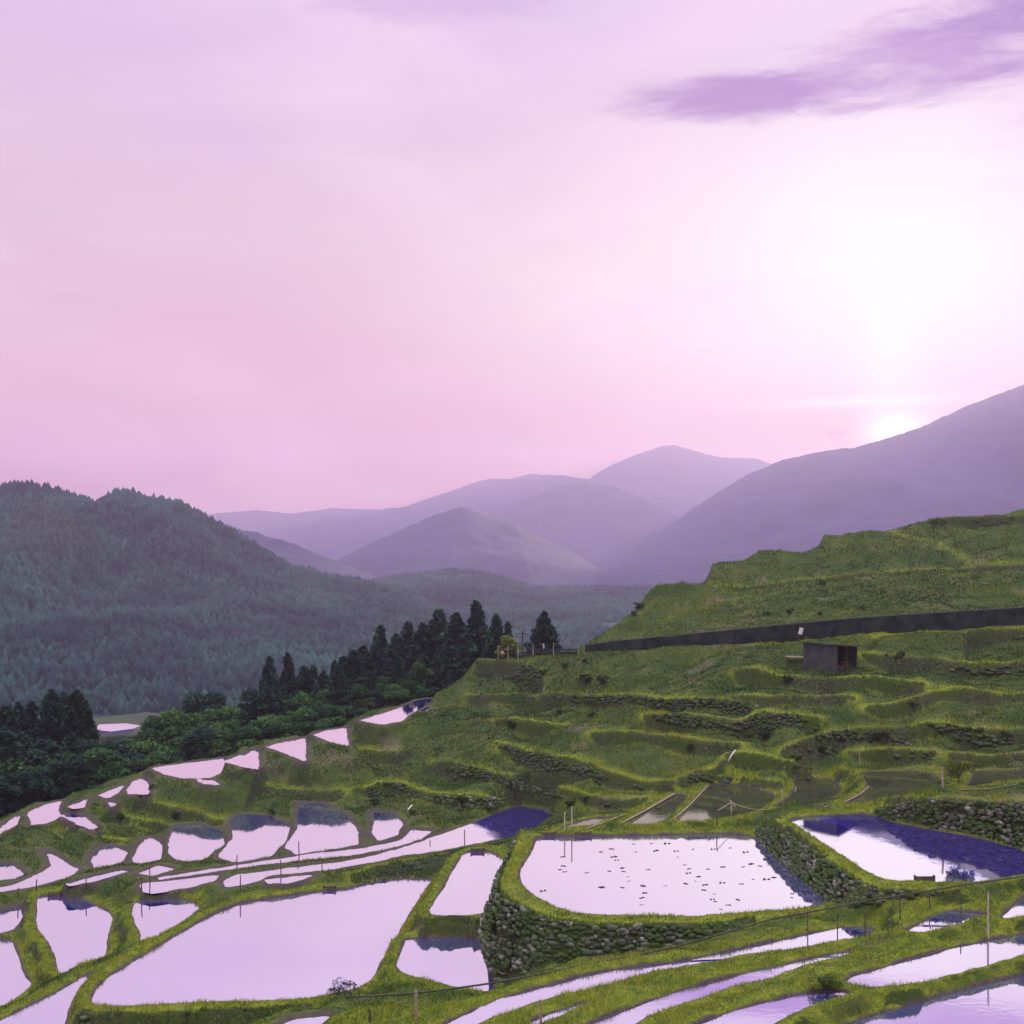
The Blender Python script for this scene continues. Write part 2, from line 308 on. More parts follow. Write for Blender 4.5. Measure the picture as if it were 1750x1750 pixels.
# ------------------------------------------------------------------ paddies: outline in the photo's picture grid, level below the eye
# (level, style, outline) style: g grassy bank, m muddy bank, t silty terrace
PAD = [
 (20.0,'g',[(917,1429),(1006,1430),(1150,1427),(1236,1425),(1286,1429),(1325,1458),(1370,1495),(1410,1535),(1418,1546),(1342,1556),(1219,1566),(1150,1566),(1030,1565),(968,1557),(924,1538),(896,1516),(886,1495),(896,1475),(910,1454)]),
 (18.45,'g',[(1345,1403),(1369,1398),(1459,1392),(1496,1394),(1527,1406),(1596,1420),(1664,1430),(1750,1454),(1830,1475),(1830,1488),(1750,1495),(1685,1505),(1647,1510),(1561,1506),(1510,1504),(1479,1488),(1441,1461),(1390,1430),(1356,1410)]),
 (23.0,'g',[(795,1456),(835,1454),(852,1465),(865,1471),(852,1495),(848,1519),(831,1547),(825,1562),(790,1564),(727,1563),(756,1519),(776,1482)]),
 (23.9,'g',[(694,1605),(721,1604),(770,1603),(821,1605),(824,1629),(835,1657),(841,1674),(845,1692),(804,1691),(756,1680),(721,1670),(684,1660),(677,1646),(684,1629),(690,1612)]),
 (24.4,'g',[(154,1708),(165,1687),(192,1663),(240,1633),(309,1595),(360,1564),(411,1543),(480,1533),(549,1523),(597,1519),(608,1514),(663,1504),(739,1502),(735,1509),(721,1530),(697,1567),(680,1598),(653,1639),(639,1667),(612,1689),(528,1706),(411,1711),(274,1717),(165,1719)]),
 (24.9,'g',[(237,1538),(267,1536),(326,1538),(343,1555),(291,1585),(240,1614),(240,1595),(226,1567),(228,1547)]),
 (25.8,'g',[(62,1532),(110,1531),(147,1538),(195,1564),(185,1595),(180,1633),(137,1646),(99,1669),(93,1629),(79,1605),(62,1585),(62,1557)]),
 (26.3,'m',[(-90,1552),(0,1557),(38,1550),(41,1571),(21,1589),(0,1594),(-90,1600)]),
 (26.5,'g',[(-90,1612),(0,1605),(21,1607),(33,1633),(41,1663),(58,1681),(34,1699),(0,1720),(-90,1755)]),
 (25.2,'g',[(161,1658),(137,1687),(123,1711),(113,1746),(105,1790),(-90,1810),(-90,1790),(0,1742),(60,1714),(110,1689)]),
 (23.5,'m',[(460,1760),(500,1742),(560,1736),(600,1738),(625,1750),(640,1790),(440,1790)]),
 (19.9,'g',[(680,1800),(756,1750),(841,1711),(903,1692),(979,1672),(1064,1655),(1150,1647),(1287,1617),(1390,1595),(1441,1586),(1493,1586),(1484,1599),(1356,1622),(1280,1632),(1150,1657),(1099,1665),(1009,1688),(927,1707),(859,1731),(807,1752),(750,1800)]),
 (19.9,'g',[(905,1744),(960,1727),(1000,1714),(990,1722),(940,1741),(915,1752)]),
 (19.9,'g',[(960,1775),(1013,1746),(1064,1727),(1150,1696),(1253,1670),(1356,1645),(1452,1625),(1458,1630),(1376,1651),(1321,1669),(1246,1690),(1184,1707),(1150,1720),(1090,1744),(1050,1775)]),
 (19.1,'g',[(1541,1591),(1579,1574),(1620,1557),(1678,1561),(1685,1566),(1630,1578),(1579,1593)]),
 (19.0,'g',[(1705,1571),(1750,1530),(1830,1500),(1830,1556),(1750,1567)]),
 (19.45,'g',[(1441,1677),(1459,1665),(1527,1648),(1596,1629),(1681,1610),(1729,1600),(1830,1588),(1830,1622),(1750,1634),(1699,1646),(1630,1663),(1548,1682),(1493,1689),(1452,1681)]),
 (19.4,'g',[(1184,1750),(1287,1718),(1373,1698),(1438,1693),(1455,1699),(1424,1708),(1362,1729),(1321,1749),(1260,1785),(1120,1785)]),
 (19.9,'g',[(1448,1750),(1561,1717),(1664,1687),(1750,1667),(1850,1645),(1850,1880),(1360,1880),(1400,1775)]),
 # thin strips that curve across the middle
 (25.6,'m',[(72,1451),(99,1465),(117,1478),(132,1485),(127,1495),(51,1514),(0,1522),(-90,1534),(-90,1524),(0,1515),(34,1506),(69,1492),(89,1480),(86,1468)]),
 (26.0,'m',[(-90,1478),(0,1477),(21,1477),(43,1494),(21,1502),(0,1506),(-90,1512)]),
 (25.9,'m',[(182,1447),(216,1459),(206,1473),(165,1483),(158,1471),(165,1458)]),
 (25.6,'m',[(254,1435),(276,1447),(274,1470),(247,1478),(228,1470),(240,1447)]),
 (25.2,'m',[(305,1418),(340,1416),(374,1427),(379,1445),(357,1463),(329,1474),(305,1468),(291,1459),(295,1437)]),
 (24.9,'m',[(399,1410),(411,1401),(456,1403),(490,1420),(483,1441),(459,1464),(408,1475),(377,1462),(401,1437)]),
 (24.6,'m',[(514,1382),(549,1382),(583,1399),(605,1423),(607,1444),(550,1454),(511,1459),(494,1447),(514,1417)]),
 (24.3,'m',[(639,1393),(667,1394),(684,1410),(677,1427),(649,1435),(636,1423),(643,1410)]),
 (24.9,'m',[(120,1508),(202,1489),(218,1492),(171,1503),(125,1512)]),
 (24.6,'m',[(237,1492),(271,1480),(296,1487),(261,1495)]),
 (24.4,'m',[(268,1497),(384,1480),(456,1468),(550,1457),(636,1447),(687,1434),(704,1417),(739,1420),(718,1436),(670,1452),(550,1466),(456,1475),(387,1485),(274,1502)]),
 (24.0,'m',[(384,1504),(400,1494),(463,1485),(550,1475),(632,1462),(704,1444),(790,1413),(817,1403),(859,1386),(886,1378),(927,1384),(949,1396),(927,1413),(893,1425),(841,1437),(756,1452),(687,1460),(636,1472),(550,1486),(463,1494),(440,1505),(410,1512),(386,1514)]),
 (24.45,'m',[(240,1510),(300,1503),(377,1494),(370,1505),(330,1515),(260,1525),(247,1522)]),
 (23.9,'m',[(455,1503),(535,1497),(497,1507),(463,1510)]),
 # the outer row along the forest
 (19.2,'m',[(614,1229),(671,1214),(714,1196),(741,1193),(729,1206),(700,1220),(686,1231),(657,1236),(634,1234)]),
 (18.9,'m',[(717,1214),(733,1206),(732,1212),(722,1216)]),
 (20.8,'m',[(540,1256),(560,1250),(587,1246),(590,1270),(566,1264)]),
 (21.5,'m',[(461,1276),(486,1270),(517,1264),(517,1296),(494,1286)]),
 (22.0,'m',[(390,1299),(414,1291),(437,1284),(437,1310),(414,1306)]),
 (22.8,'m',[(273,1313),(314,1307),(376,1299),(369,1317),(349,1327),(317,1327),(291,1320)]),
 (22.7,'m',[(337,1332),(363,1334),(371,1339),(350,1338)]),
 (23.5,'m',[(219,1347),(229,1337),(247,1330),(250,1353),(223,1353)]),
 (23.8,'m',[(171,1357),(194,1349),(210,1344),(200,1354),(186,1360)]),
 (24.4,'m',[(119,1376),(146,1367),(143,1377),(128,1379)]),
 (24.0,'m',[(183,1370),(196,1373),(190,1376)]),
 (25.0,'m',[(54,1389),(80,1377),(100,1373),(96,1386),(100,1394),(77,1403),(60,1404)]),
 (24.8,'m',[(111,1396),(129,1391),(143,1397),(160,1409),(154,1414),(137,1407)]),
 (25.6,'m',[(-60,1445),(0,1420),(14,1407),(30,1400),(27,1414),(6,1424),(-60,1455)]),
 # silty terraces behind the pond
 (19.7,'t',[(1061,1409),(1153,1359),(1167,1357),(1179,1364),(1136,1399),(1121,1408)]),
 (19.7,'t',[(950,1414),(1010,1399),(1050,1396),(1010,1412)]),
 (19.5,'t',[(1153,1402),(1187,1370),(1210,1344),(1236,1339),(1279,1344),(1319,1357),(1330,1362),(1307,1379),(1264,1393),(1207,1402)]),
 (19.2,'t',[(1356,1333),(1379,1330),(1427,1333),(1440,1353),(1421,1364),(1387,1378),(1336,1380),(1321,1379),(1350,1359),(1360,1344)]),
 (18.2,'t',[(1467,1320),(1536,1317),(1593,1320),(1610,1336),(1604,1347),(1564,1357),(1524,1368),(1479,1376),(1437,1376),(1473,1356),(1484,1344),(1476,1330)]),
 (16.0,'t',[(1664,1317),(1750,1317),(1850,1316),(1850,1322),(1750,1329),(1696,1338),(1652,1345),(1661,1330)]),
 (8.6 + 0.0,'t',[(1140,1003),(1200,1000),(1207,1003),(1180,1006)]) ,
]
PAD = PAD[:-1]
def dens(poly, step, closed=True):
    out = []; P = np.array(poly, float); n = len(P)
    for i in range(n if closed else n - 1):
        a = P[i]; b = P[(i + 1) % n]; k = max(1, int(np.linalg.norm((b - a)[:2]) / step))
        for j in range(k): out.append(a + (b - a) * j / k)
    if not closed: out.append(P[-1])
    return np.array(out)
def chaikin(P, closed=True, it=1, cut=0.2):
    P = np.array(P, float)
    for _ in range(it):
        Q = np.roll(P, -1, axis=0); A = (1 - cut) * P + cut * Q; B = cut * P + (1 - cut) * Q
        if closed: P = np.stack([A, B], 1).reshape(-1, P.shape[1])
        else: P = np.vstack([P[:1], np.stack([A[:-1], B[:-1]], 1).reshape(-1, P.shape[1]), P[-1:]])
    return P
def inside(pts, poly):
    x, y = pts[:, 0], pts[:, 1]; c = np.zeros(len(pts), bool); n = len(poly)
    for i in range(n):
        x1, y1 = poly[i]; x2, y2 = poly[(i + 1) % n]
        if y1 == y2: continue
        k = ((y1 > y) != (y2 > y)) & (x < (x2 - x1) * (y - y1) / (y2 - y1) + x1); c ^= k
    return c
def pdist(pts, poly):
    d = np.full(len(pts), 1e9); n = len(poly)
    for i in range(n):
        a = poly[i]; b = poly[(i + 1) % n]; ab = b - a; L = max(1e-9, ab @ ab)
        t = np.clip(((pts - a) @ ab) / L, 0, 1); q = a + t[:, None] * ab
        d = np.minimum(d, np.hypot(*(pts - q).T))
    return d
def area(P): x, y = P[:, 0], P[:, 1]; return 0.5 * np.sum(x * np.roll(y, -1) - np.roll(x, -1) * y)
pads = []
for h, style, uv in PAD:
    uv = chaikin(uv, True, 1, 0.09 if style == 'm' else 0.2)
    if style == 'm' and np.ptp(uv[:, 0]) < 130 and h > 19.5:
        c_ = uv.mean(0); f_ = 1.28 if h < 25.7 and uv[:, 1].max() < 1425 else 1.13; c_[1] = c_[1] if f_ > 1.2 else uv[:, 1].max(); uv = c_ + (uv - c_) * f_
    P = np.array([PH(u, v + (2.0 if v > np.mean(uv[:, 1]) else 0), h)[:2] for u, v in uv])
    if area(P) < 0: P = P[::-1]
    size = math.sqrt(abs(area(P)))
    pads.append(dict(z=CZ - h, P=P, st=style, w={'g': 0.75, 'm': 0.5, 't': 0.5}[style] * min(1, 0.5 + size / 12)))
def offset(P, d):
    T = np.roll(P, -1, 0) - np.roll(P, 1, 0); T /= np.maximum(1e-9, np.hypot(*T.T))[:, None]
    return P + np.stack([T[:, 1], -T[:, 0]], 1) * d          # outward for counter-clockwise outlines

pts = []          # terrain control points
for i, p in enumerate(pads):
    E = dens(p['P'], 0.35); p['E'] = E
    if i in (0, 1, 4): cr = 0.20
    else: cr = 0.07 if p['st'] == 'm' else 0.14
    pts.append(np.c_[E, np.full(len(E), p['z'] + 0.02)])
    size = math.sqrt(abs(area(p['P'])))
    I = offset(E, -min(0.35, size * 0.12)); k = inside(I, p['P']); I = I[k]
    pts.append(np.c_[I, np.full(len(I), p['z'] - 0.22)])
    # sunk floor inside
    x0, y0 = E.min(0); x1, y1 = E.max(0); gx, gy = np.meshgrid(np.arange(x0, x1, 0.8), np.arange(y0, y1, 0.8))
    G = np.c_[gx.ravel(), gy.ravel()]; G = G[inside(G, p['P'])]
    if len(G):
        G = G[pdist(G, p['P']) > 0.55]; pts.append(np.c_[G, np.full(len(G), p['z'] - 0.3)])
    for off, dz in ((0.22, cr), (p['w'], cr)):
        O = offset(E, off); keep = ~inside(O, p['P']) & (pdist(O, p['P']) > off * 0.8)
        for j, q in enumerate(pads):
            if j == i: continue
            if (q['P'].min(0) > O.max(0) + 2).any() or (q['P'].max(0) < O.min(0) - 2).any(): continue
            ins = inside(O, q['P']); d = pdist(O, q['P'])
            keep &= ~ins & (d > 0.12)
            if q['z'] > p['z']: keep &= d > q['w'] + 0.12
        O = O[keep]; pts.append(np.c_[O, np.full(len(O), p['z'] + dz)])
def near_pad(Q, margin=0.0):
    Q = np.asarray(Q)[:, :2]; bad = np.zeros(len(Q), bool)
    for p in pads:
        lo = p['P'].min(0) - 2; hi = p['P'].max(0) + 2
        k = np.where(((Q > lo) & (Q < hi)).all(1))[0]
        if len(k) == 0: continue
        d = pdist(Q[k], p['P']); bad[k] |= inside(Q[k], p['P']) | (d < margin + p['w'] * (margin > 0))
    return bad

# ------------------------------------------------------------------ smooth depth guide for the grassy hillside
ctrl = [(820,1122,134),(900,1118,131),(1000,1113,127),(1200,1100,122),(1400,1090,117),(1600,1075,113),(1750,1065,110),(1850,1055,107),
 (1035,1085,130),(1125,1000,138),(1210,1000,140),(1300,955,144),(1420,910,148),(1580,885,150),(1750,868,150),(1850,850,150),
 (1300,1040,130),(1500,1010,128),(1750,1000,122),(1500,965,138),(1750,950,132),
 (1440,1150,101),(1600,1140,101),(1750,1140,99),(1300,1160,104),(1000,1200,115),(850,1200,122),(800,1180,128),
 (1600,1200,96),(1300,1200,99.5),(1750,1250,88),(1600,1250,92),(1400,1260,92),(1200,1260,94),(1000,1270,102),(850,1280,107),(700,1290,112),
 (1600,1300,88.5),(1700,1290,84),(1400,1300,90),(1200,1320,89),(1050,1340,89),(900,1350,97),(800,1340,102),(650,1340,106),(500,1340,108),(400,1360,105),(200,1400,101),
 (700,1380,98),(800,1390,95),(60,1430,97)]
for h, s, uv in PAD[:]:
    a = np.array(uv, float); c_ = a.mean(0)
    if 1180 < c_[1] < 1440 and 0 < c_[0]: ctrl.append((c_[0], c_[1], F * h / (c_[1] - HV)))
ctrl = np.array(ctrl, float)
def _k(a, b):
    d = np.hypot((a[:, None, 0] - b[None, :, 0]) / 400, (a[:, None, 1] - b[None, :, 1]) / 150)
    return np.where(d > 0, d * d * np.log(np.maximum(d, 1e-9)), 0)
n_ = len(ctrl); K = _k(ctrl, ctrl) + np.eye(n_) * 0.02
Pm = np.c_[np.ones(n_), ctrl[:, 0] / 400, ctrl[:, 1] / 150]
SOL = np.linalg.solve(np.block([[K, Pm], [Pm.T, np.zeros((3, 3))]]), np.r_[ctrl[:, 2], 0, 0, 0])
def Dg(u, v):
    q = np.array([[u, v]], float); return float((_k(q, ctrl) @ SOL[:len(ctrl)] + np.c_[np.ones(1), q[:, 0] / 400, q[:, 1] / 150] @ SOL[len(ctrl):])[0])

WALLS = []        # (crest 3D, foot 3D, label)
CREST = []; FACE = []
def pair_line(cr, ft, label=None, margin=0.25, step=0.35, foot_margin=0.0):
    CREST.append(np.array(cr, float)[:, :2]); FACE.append(np.vstack([np.array(cr, float)[:, :2], np.array(ft, float)[::-1, :2]]))
    cr = np.array(cr, float); ft = np.array(ft, float)
    a = dens(cr, step, False); b = dens(ft, step, False)
    back = a.copy(); back[:, 1] += 0.5; back[:, 2] -= 0.02
    for q, mg in ((a, 0.0), (b, 0.0), (back, 0.0)):
        q = q[~near_pad(q, 0.0)]
        # keep clear of the paddies' own edge points
        if len(q):
            dd = np.full(len(q), 9.0)
            for p in pads:
                lo = p['P'].min(0) - 1; hi = p['P'].max(0) + 1; k = np.where(((q[:, :2] > lo) & (q[:, :2] < hi)).all(1))[0]
                if len(k): dd[k] = np.minimum(dd[k], pdist(q[k, :2], p['P']))
            q = q[dd > 0.18]
        if len(q): pts.append(q)
    if label: WALLS.append((cr, ft, label))
def ledge(uv, dv, label=None, amp=1.0):
    uv = chaikin(np.array(uv, float), False, 1); cr = []; ft = []
    n = len(uv)
    for i, (u, v) in enumerate(uv):
        D = Dg(u, v); e = min(1.0, (min(i, n - 1 - i) + 0.5) / 1.5)
        d = dv * 1.12 * e * (0.88 + 0.25 * math.sin(u * 0.05)); drop = d / F * D
        cr.append(PT(u, v, D)); D2 = D - (0.12 + 0.42 * drop)
        vf = v + d; ft.append(PT(u, vf, D2))
    pair_line(cr, ft, label)
LEDGES = [
 ([(1495,1090),(1540,1083),(1600,1080),(1680,1078),(1750,1075),(1850,1070)],26,"short rough stone wall just below the road barrier at the right edge"),
 ([(1473,1113),(1537,1119),(1620,1127),(1750,1130),(1850,1133)],28,"long mossy stone wall running right from the shed"),
 ([(1255,1142),(1290,1141),(1320,1150),(1345,1152),(1450,1154),(1530,1157),(1580,1165)],28,None),
 ([(1250,1187),(1350,1188),(1460,1187)],22,None),
 ([(1478,1207),(1520,1198),(1565,1187),(1600,1178),(1645,1172),(1700,1180),(1750,1183),(1850,1185)],25,None),
 ([(1335,1278),(1380,1260),(1421,1247),(1464,1241),(1535,1240),(1590,1228),(1650,1240),(1736,1244),(1850,1246)],33,"low rubble wall under the curved ledge between shed and right edge"),
 ([(1240,1282),(1280,1281),(1310,1290),(1350,1299),(1400,1308),(1440,1313)],26,"dark stone wall behind the silty terraces above the pond"),
 ([(1450,1276),(1530,1278),(1600,1283)],26,"short rock wall on the slope above the widest silty terrace"),
 ([(1620,1285),(1680,1288),(1750,1287),(1850,1287)],22,None),
 ([(920,1187),(993,1186),(1093,1187),(1121,1193),(1200,1190),(1290,1197)],26,"mossy stone ledge high on the middle of the slope"),
 ([(1100,1220),(1135,1216),(1193,1219),(1264,1230),(1295,1216),(1350,1217),(1400,1222)],33,"tall dark ledge wall in the middle of the slope below the shed"),
 ([(1010,1252),(1078,1247),(1135,1252),(1180,1262),(1265,1267)],26,None),
 ([(850,1268),(893,1281),(964,1293),(1000,1300),(1033,1315),(1121,1335),(1150,1330)],26,"long pale stone wall slanting down the middle slope"),
 ([(1160,1325),(1193,1311),(1241,1318),(1321,1333),(1336,1334)],20,"stone wall at the head of the silty terrace with the rope"),
 ([(850,1320),(935,1337),(978,1350),(1050,1365),(1107,1360)],20,"lowest stone wall of the slope above the white logs"),
 ([(814,1126),(850,1123),(900,1131),(925,1145)],38,"grey stone wall of the grassy knoll beside the forest"),
 ([(800,1185),(850,1183),(893,1184),(915,1190)],24,"smaller stone wall under the grassy knoll"),
 ([(594,1276),(640,1284),(675,1281)],22,None),
 ([(740,1298),(760,1296),(800,1305),(850,1320),(900,1332)],28,"fern covered stone wall left of the long slanting wall"),
 ([(628,1342),(648,1333),(686,1336),(743,1357),(800,1357),(868,1360)],24,"stone wall behind the indigo pond"),
 ([(845,1228),(870,1225),(900,1230),(960,1236)],26,None),
 ([(234,1363),(286,1377),(340,1388),(383,1400)],22,None),
 ([(180,1388),(243,1400),(286,1411)],18,None),
 ([(100,1420),(150,1428),(210,1436)],16,None),
 ([(420,1330),(470,1345),(540,1352),(590,1350)],20,None),
 ([(1590,887),(1640,881),(1740,880),(1850,878)],22,"stone wall near the top of the upper slope"),
 ([(1225,1000),(1290,1001),(1390,988),(1520,976),(1640,967),(1850,964)],10,None),
]
for a, d, l in LEDGES: ledge(a, d, l)
# road barrier line (crest and foot), D from the guide
barr = []
for u, vt, vb in [(1000,1104,1113),(1050,1097,1111),(1150,1088,1108),(1250,1078,1102),(1350,1068,1095),(1450,1059,1087),(1550,1052,1080),(1650,1046,1073),(1750,1040,1066),(1850,1035,1060)]:
    D = Dg(u, vb); barr.append((PT(u, vt, D), PT(u, vb, D)))
    pts.append(np.array([PT(u, vb, D)])); 
bc = dens([b_[0] for b_ in barr], 0.5, False); bf = dens([b_[1] for b_ in barr], 0.5, False)
q = bf.copy(); pts.append(q)
q = bf.copy(); q[:, 1] += 0.5; pts.append(q)
q = bc.copy(); q[:, 1] += 0.9; q[:, 2] -= 0.15; pts.append(q)
q = bf.copy(); q[:, 1] -= 2.2; q[:, 2] -= 0.05; pts.append(q)
# skylines of the upper slope with the drop behind
sky_r = [(1000,1101),(1035,1082),(1060,1062),(1085,1040),(1110,1014),(1125,1001),(1150,999),(1205,1000),(1212,990),(1218,963),(1262,961),(1288,955),(1295,942),(1395,937),(1408,912),(1530,905),(1562,893),(1600,885),(1720,878),(1735,870),(1850,862)]
sk = [PT(u, v, Dg(u, v)) for u, v in sky_r]; S_ = dens(sk, 0.5, False); pts.append(S_)
pathc_ = [PT(u, v, Dg(u, v)) for u, v in [(1525,908),(1600,928),(1640,946),(1665,961),(1760,962)]]
for dy, dz in ((2.0, -0.4), (6, -2.5), (14, -8), (26, -16)):
    if dy == 2.0: CREST += [np.array(pathc_)[:, :2]]
    q = S_[::3].copy(); q[:, 0] *= (q[:, 1] + dy) / q[:, 1]; q[:, 1] += dy; q[:, 2] += dz; pts.append(q)
pathc = [PT(u, v, Dg(u, v)) for u, v in [(1530,908),(1600,926),(1640,945),(1665,960)]]; pts.append(dens(pathc, 0.5, False))
for u, v in [(1060,1085),(1150,1045),(1250,1025),(1350,1020),(1450,1010),(1550,1000),(1650,995),(1750,990),(1850,985),(1300,980),(1430,950),(1330,960),(1500,930),(1700,925),(1800,920)]:
    pts.append(np.array([PT(u, v, Dg(u, v))]))
# forest edge and the fall beyond it
edge = [(-60,1425),(0,1396),(30,1385),(60,1370),(110,1358),(160,1344),(210,1327),(250,1314),(270,1306),(300,1300),(370,1288),(400,1281),(450,1266),(520,1250),(590,1236),(612,1222),(680,1203),(710,1190),(745,1183),(780,1168),(800,1155),(815,1124),(900,1117),(1000,1112)]
ed = []
for u, v in edge:
    ed.append(PT(u, v, Dg(u, max(v, 1115)) + 0.6))
E_ = dens(ed, 0.6, False); q = E_[~near_pad(E_, 0.25)]; pts.append(q)
for dd, dz in ((1.0, -0.5), (5, -3.0), (14, -7), (34, -13), (62, -24)):
    q = E_[::3].copy(); q[:, 1] += dd * 0.85; q[:, 0] -= dd * 0.5; q[:, 2] += dz
    pts.append(q)
# explicit walls of the big ponds
h_ = 19.80
cA = [(888,1421),(876,1451),(859,1485),(852,1506),(852,1520),(860,1530),(876,1538),(894,1546),(912,1554),(944,1568),(996,1575),(1064,1576),(1150,1576),(1236,1575),(1290,1567)]
fA = [(878,1446),(866,1471),(850,1500),(842,1530),(826,1567),(822,1605),(834,1650),(856,1682),(886,1672),(927,1662),(996,1650),(1064,1636),(1150,1619),(1236,1596),(1290,1578)]
crA = [PH(u, v, h_) for u, v in cA]; ftA = []
for (u, v), c3 in zip(fA, crA):
    D = c3[1] - 0.75; ftA.append(PT(u, v, D))
pair_line(crA, ftA, "tall dry stone wall bulging below the large pond with dark specks")
cB = [(1315,1394),(1342,1413),(1373,1437),(1424,1471),(1459,1495),(1479,1506),(1507,1515),(1560,1518),(1640,1520)]
crB = [PH(u, v, 18.2) for u, v in cB]
fB = [(1290,1427,20),(1310,1447,20),(1337,1475,20),(1371,1502,20),(1406,1532,20),(1426,1546,19.95)]
ftB = [PH(*q) for q in fB] + [PT(1459,1545,58.4), PT(1507,1538,57.9), PT(1560,1535,57.9)]
pair_line(crB[:9], ftB, "diagonal stone wall between the pink pond and the half shaded pond")
crC = [PT(*q) for q in [(1493,1383,75.2),(1527,1372,73.5),(1572,1363,71.9),(1630,1363,70.9),(1699,1369,69.4),(1750,1369,67.2),(1850,1372,64.4)]]
ftC = [PH(u, v, 18.43) for u, v in [(1496,1392),(1527,1403),(1596,1417),(1645,1424),(1680,1431),(1750,1451),(1830,1472)]]
pair_line(crC, ftC, "long pale stone wall behind the half shaded pond at the right edge")
q = np.array(crC); q[:, 1] += 1.6; q[:, 2] += 0.05; pts.append(dens(q, 0.5, False))
crD = [PH(u, v, 23.85) for u, v in [(600,1493),(650,1477),(700,1467),(760,1460),(788,1457)]]
ftD = [PH(u, v, 24.35) for u, v in [(604,1511),(650,1504),(700,1500),(745,1499),(752,1498)]]
pair_line(crD, ftD, "fern covered stone wall at the back of the largest left paddy")
crE = [PH(u, v, 24.2) for u, v in [(137,1722),(165,1727),(280,1725),(440,1720),(530,1713)]]
ftE = [PT(u, v, c3[1] - 0.6) for (u, v), c3 in zip([(137,1765),(165,1768),(280,1765),(440,1752),(530,1735)], crE)]
pair_line(crE, ftE, "bushy dark stone wall at the bottom edge in front of the largest left paddy")
crF = [PH(u, v, 22.8) for u, v in [(722,1571),(765,1573),(822,1570)]]
ftF = [PH(u, v, 23.85) for u, v in [(716,1597),(770,1594),(819,1597)]]
pair_line(crF, ftF, "short grassy wall between the two narrow paddies left of the pond")
# banks in the foreground
for q in ([(600,1722,20.6),(650,1715,20.2),(710,1708,19.7),(780,1702,19.6),(850,1693,19.65),(930,1675,19.65),(1064,1645,19.65),(1150,1630,19.6),(1236,1606,19.6),(1330,1592,19.5),(1430,1572,19.2),(1520,1560,18.9),(1600,1546,18.7),(1690,1532,18.6),(1750,1515,18.5)],
          [(640,1745,20.6),(700,1735,19.9),(760,1722,19.6)],
          [(560,1722,23.6),(500,1727,24.0)]):
    L = dens([PH(*a) for a in q], 0.5, False); L = L[~near_pad(L, 0.05)]; pts.append(L)
# the hillside the camera stands on and the surroundings outside the frame
for x in range(-90, 111, 10):
    pts.append(np.array([(x, 36, CZ - 17.8 - max(0, -x) * 0.12), (x, 20, CZ - 12.5), (x, 0, CZ - 4.2), (x, -30, CZ + 2)]))
    pts.append(np.array([(x, 41, CZ - 19.3 - max(0, -x) * 0.17)]))
for y, hl in ((60, 29), (75, 30), (90, 30), (105, 36), (130, 44), (170, 56), (200, 62)): pts.append(np.array([(-75, y, CZ - hl), (-100, y, CZ - hl - 6)]))
for y, hr in ((50, 18), (60, 16.5), (70, 13), (85, 10), (100, 6), (115, 2), (130, -2), (150, -6), (170, 4)): pts.append(np.array([(90, y, CZ - hr + 2), (115, y, CZ - hr + 5)]))
for x in range(-100, 116, 12): pts.append(np.array([(x, 222, CZ - (60 if x < 20 else 60 - (x - 20) * 0.45))]))
PTS = np.vstack(pts)
# drop near-duplicates
key = np.round(PTS[:, :2] / 0.10).astype(int); _, ui = np.unique(key, axis=0, return_index=True); PTS = PTS[np.sort(ui)]
res = geometry.delaunay_2d_cdt([Vector((float(a), float(b))) for a, b in PTS[:, :2]], [], [], 0, 1e-6, True)
VO, _, FO, ov, _, _ = res
VO = np.array([(a.x, a.y) for a in VO]); ZO = np.array([PTS[k[0], 2] if len(k) else 0 for k in ov])
# grid
xs = np.arange(-72, 88, 0.17); ys = [34.0]
while ys[-1] < 205: ys.append(ys[-1] + 0.11 + max(0, ys[-1] - 50) * 0.0022)
ys = np.array(ys); NX, NY = len(xs), len(ys); H = np.full((NY, NX), np.nan)
for f in FO:
    a, b_, c_ = f; p0, p1, p2 = VO[a], VO[b_], VO[c_]; z0, z1, z2 = ZO[a], ZO[b_], ZO[c_]
    xm, xM = min(p0[0], p1[0], p2[0]), max(p0[0], p1[0], p2[0]); ym, yM = min(p0[1], p1[1], p2[1]), max(p0[1], p1[1], p2[1])
    i0 = max(0, int(math.ceil((xm + 72) / 0.17 - 1e-6))); i1 = min(NX - 1, int((xM + 72) / 0.17 + 1e-6))
    if i1 < i0: continue
    j0 = np.searchsorted(ys, ym - 1e-6); j1 = np.searchsorted(ys, yM + 1e-6)
    if j1 <= j0: continue
    den = (p1[1] - p2[1]) * (p0[0] - p2[0]) + (p2[0] - p1[0]) * (p0[1] - p2[1])
    if abs(den) < 1e-12: continue
    gx = xs[i0:i1 + 1][None, :]; gy = ys[j0:j1][:, None]
    A = ((p1[1] - p2[1]) * (gx - p2[0]) + (p2[0] - p1[0]) * (gy - p2[1])) / den
    B = ((p2[1] - p0[1]) * (gx - p2[0]) + (p0[0] - p2[0]) * (gy - p2[1])) / den
    Cc = 1 - A - B; k = (A > -1e-6) & (B > -1e-6) & (Cc > -1e-6)
    sub = H[j0:j1, i0:i1 + 1]; sub[k] = (A * z0 + B * z1 + Cc * z2)[k]
H = np.where(np.isnan(H), CZ - 40, H)
GX, GY = np.meshgrid(xs, ys); G2 = np.c_[GX.ravel(), GY.ravel()]
dist = np.full(len(G2), 9.0); sty = np.zeros(len(G2), int); ins_all = np.zeros(len(G2), bool); zp = np.zeros(len(G2))
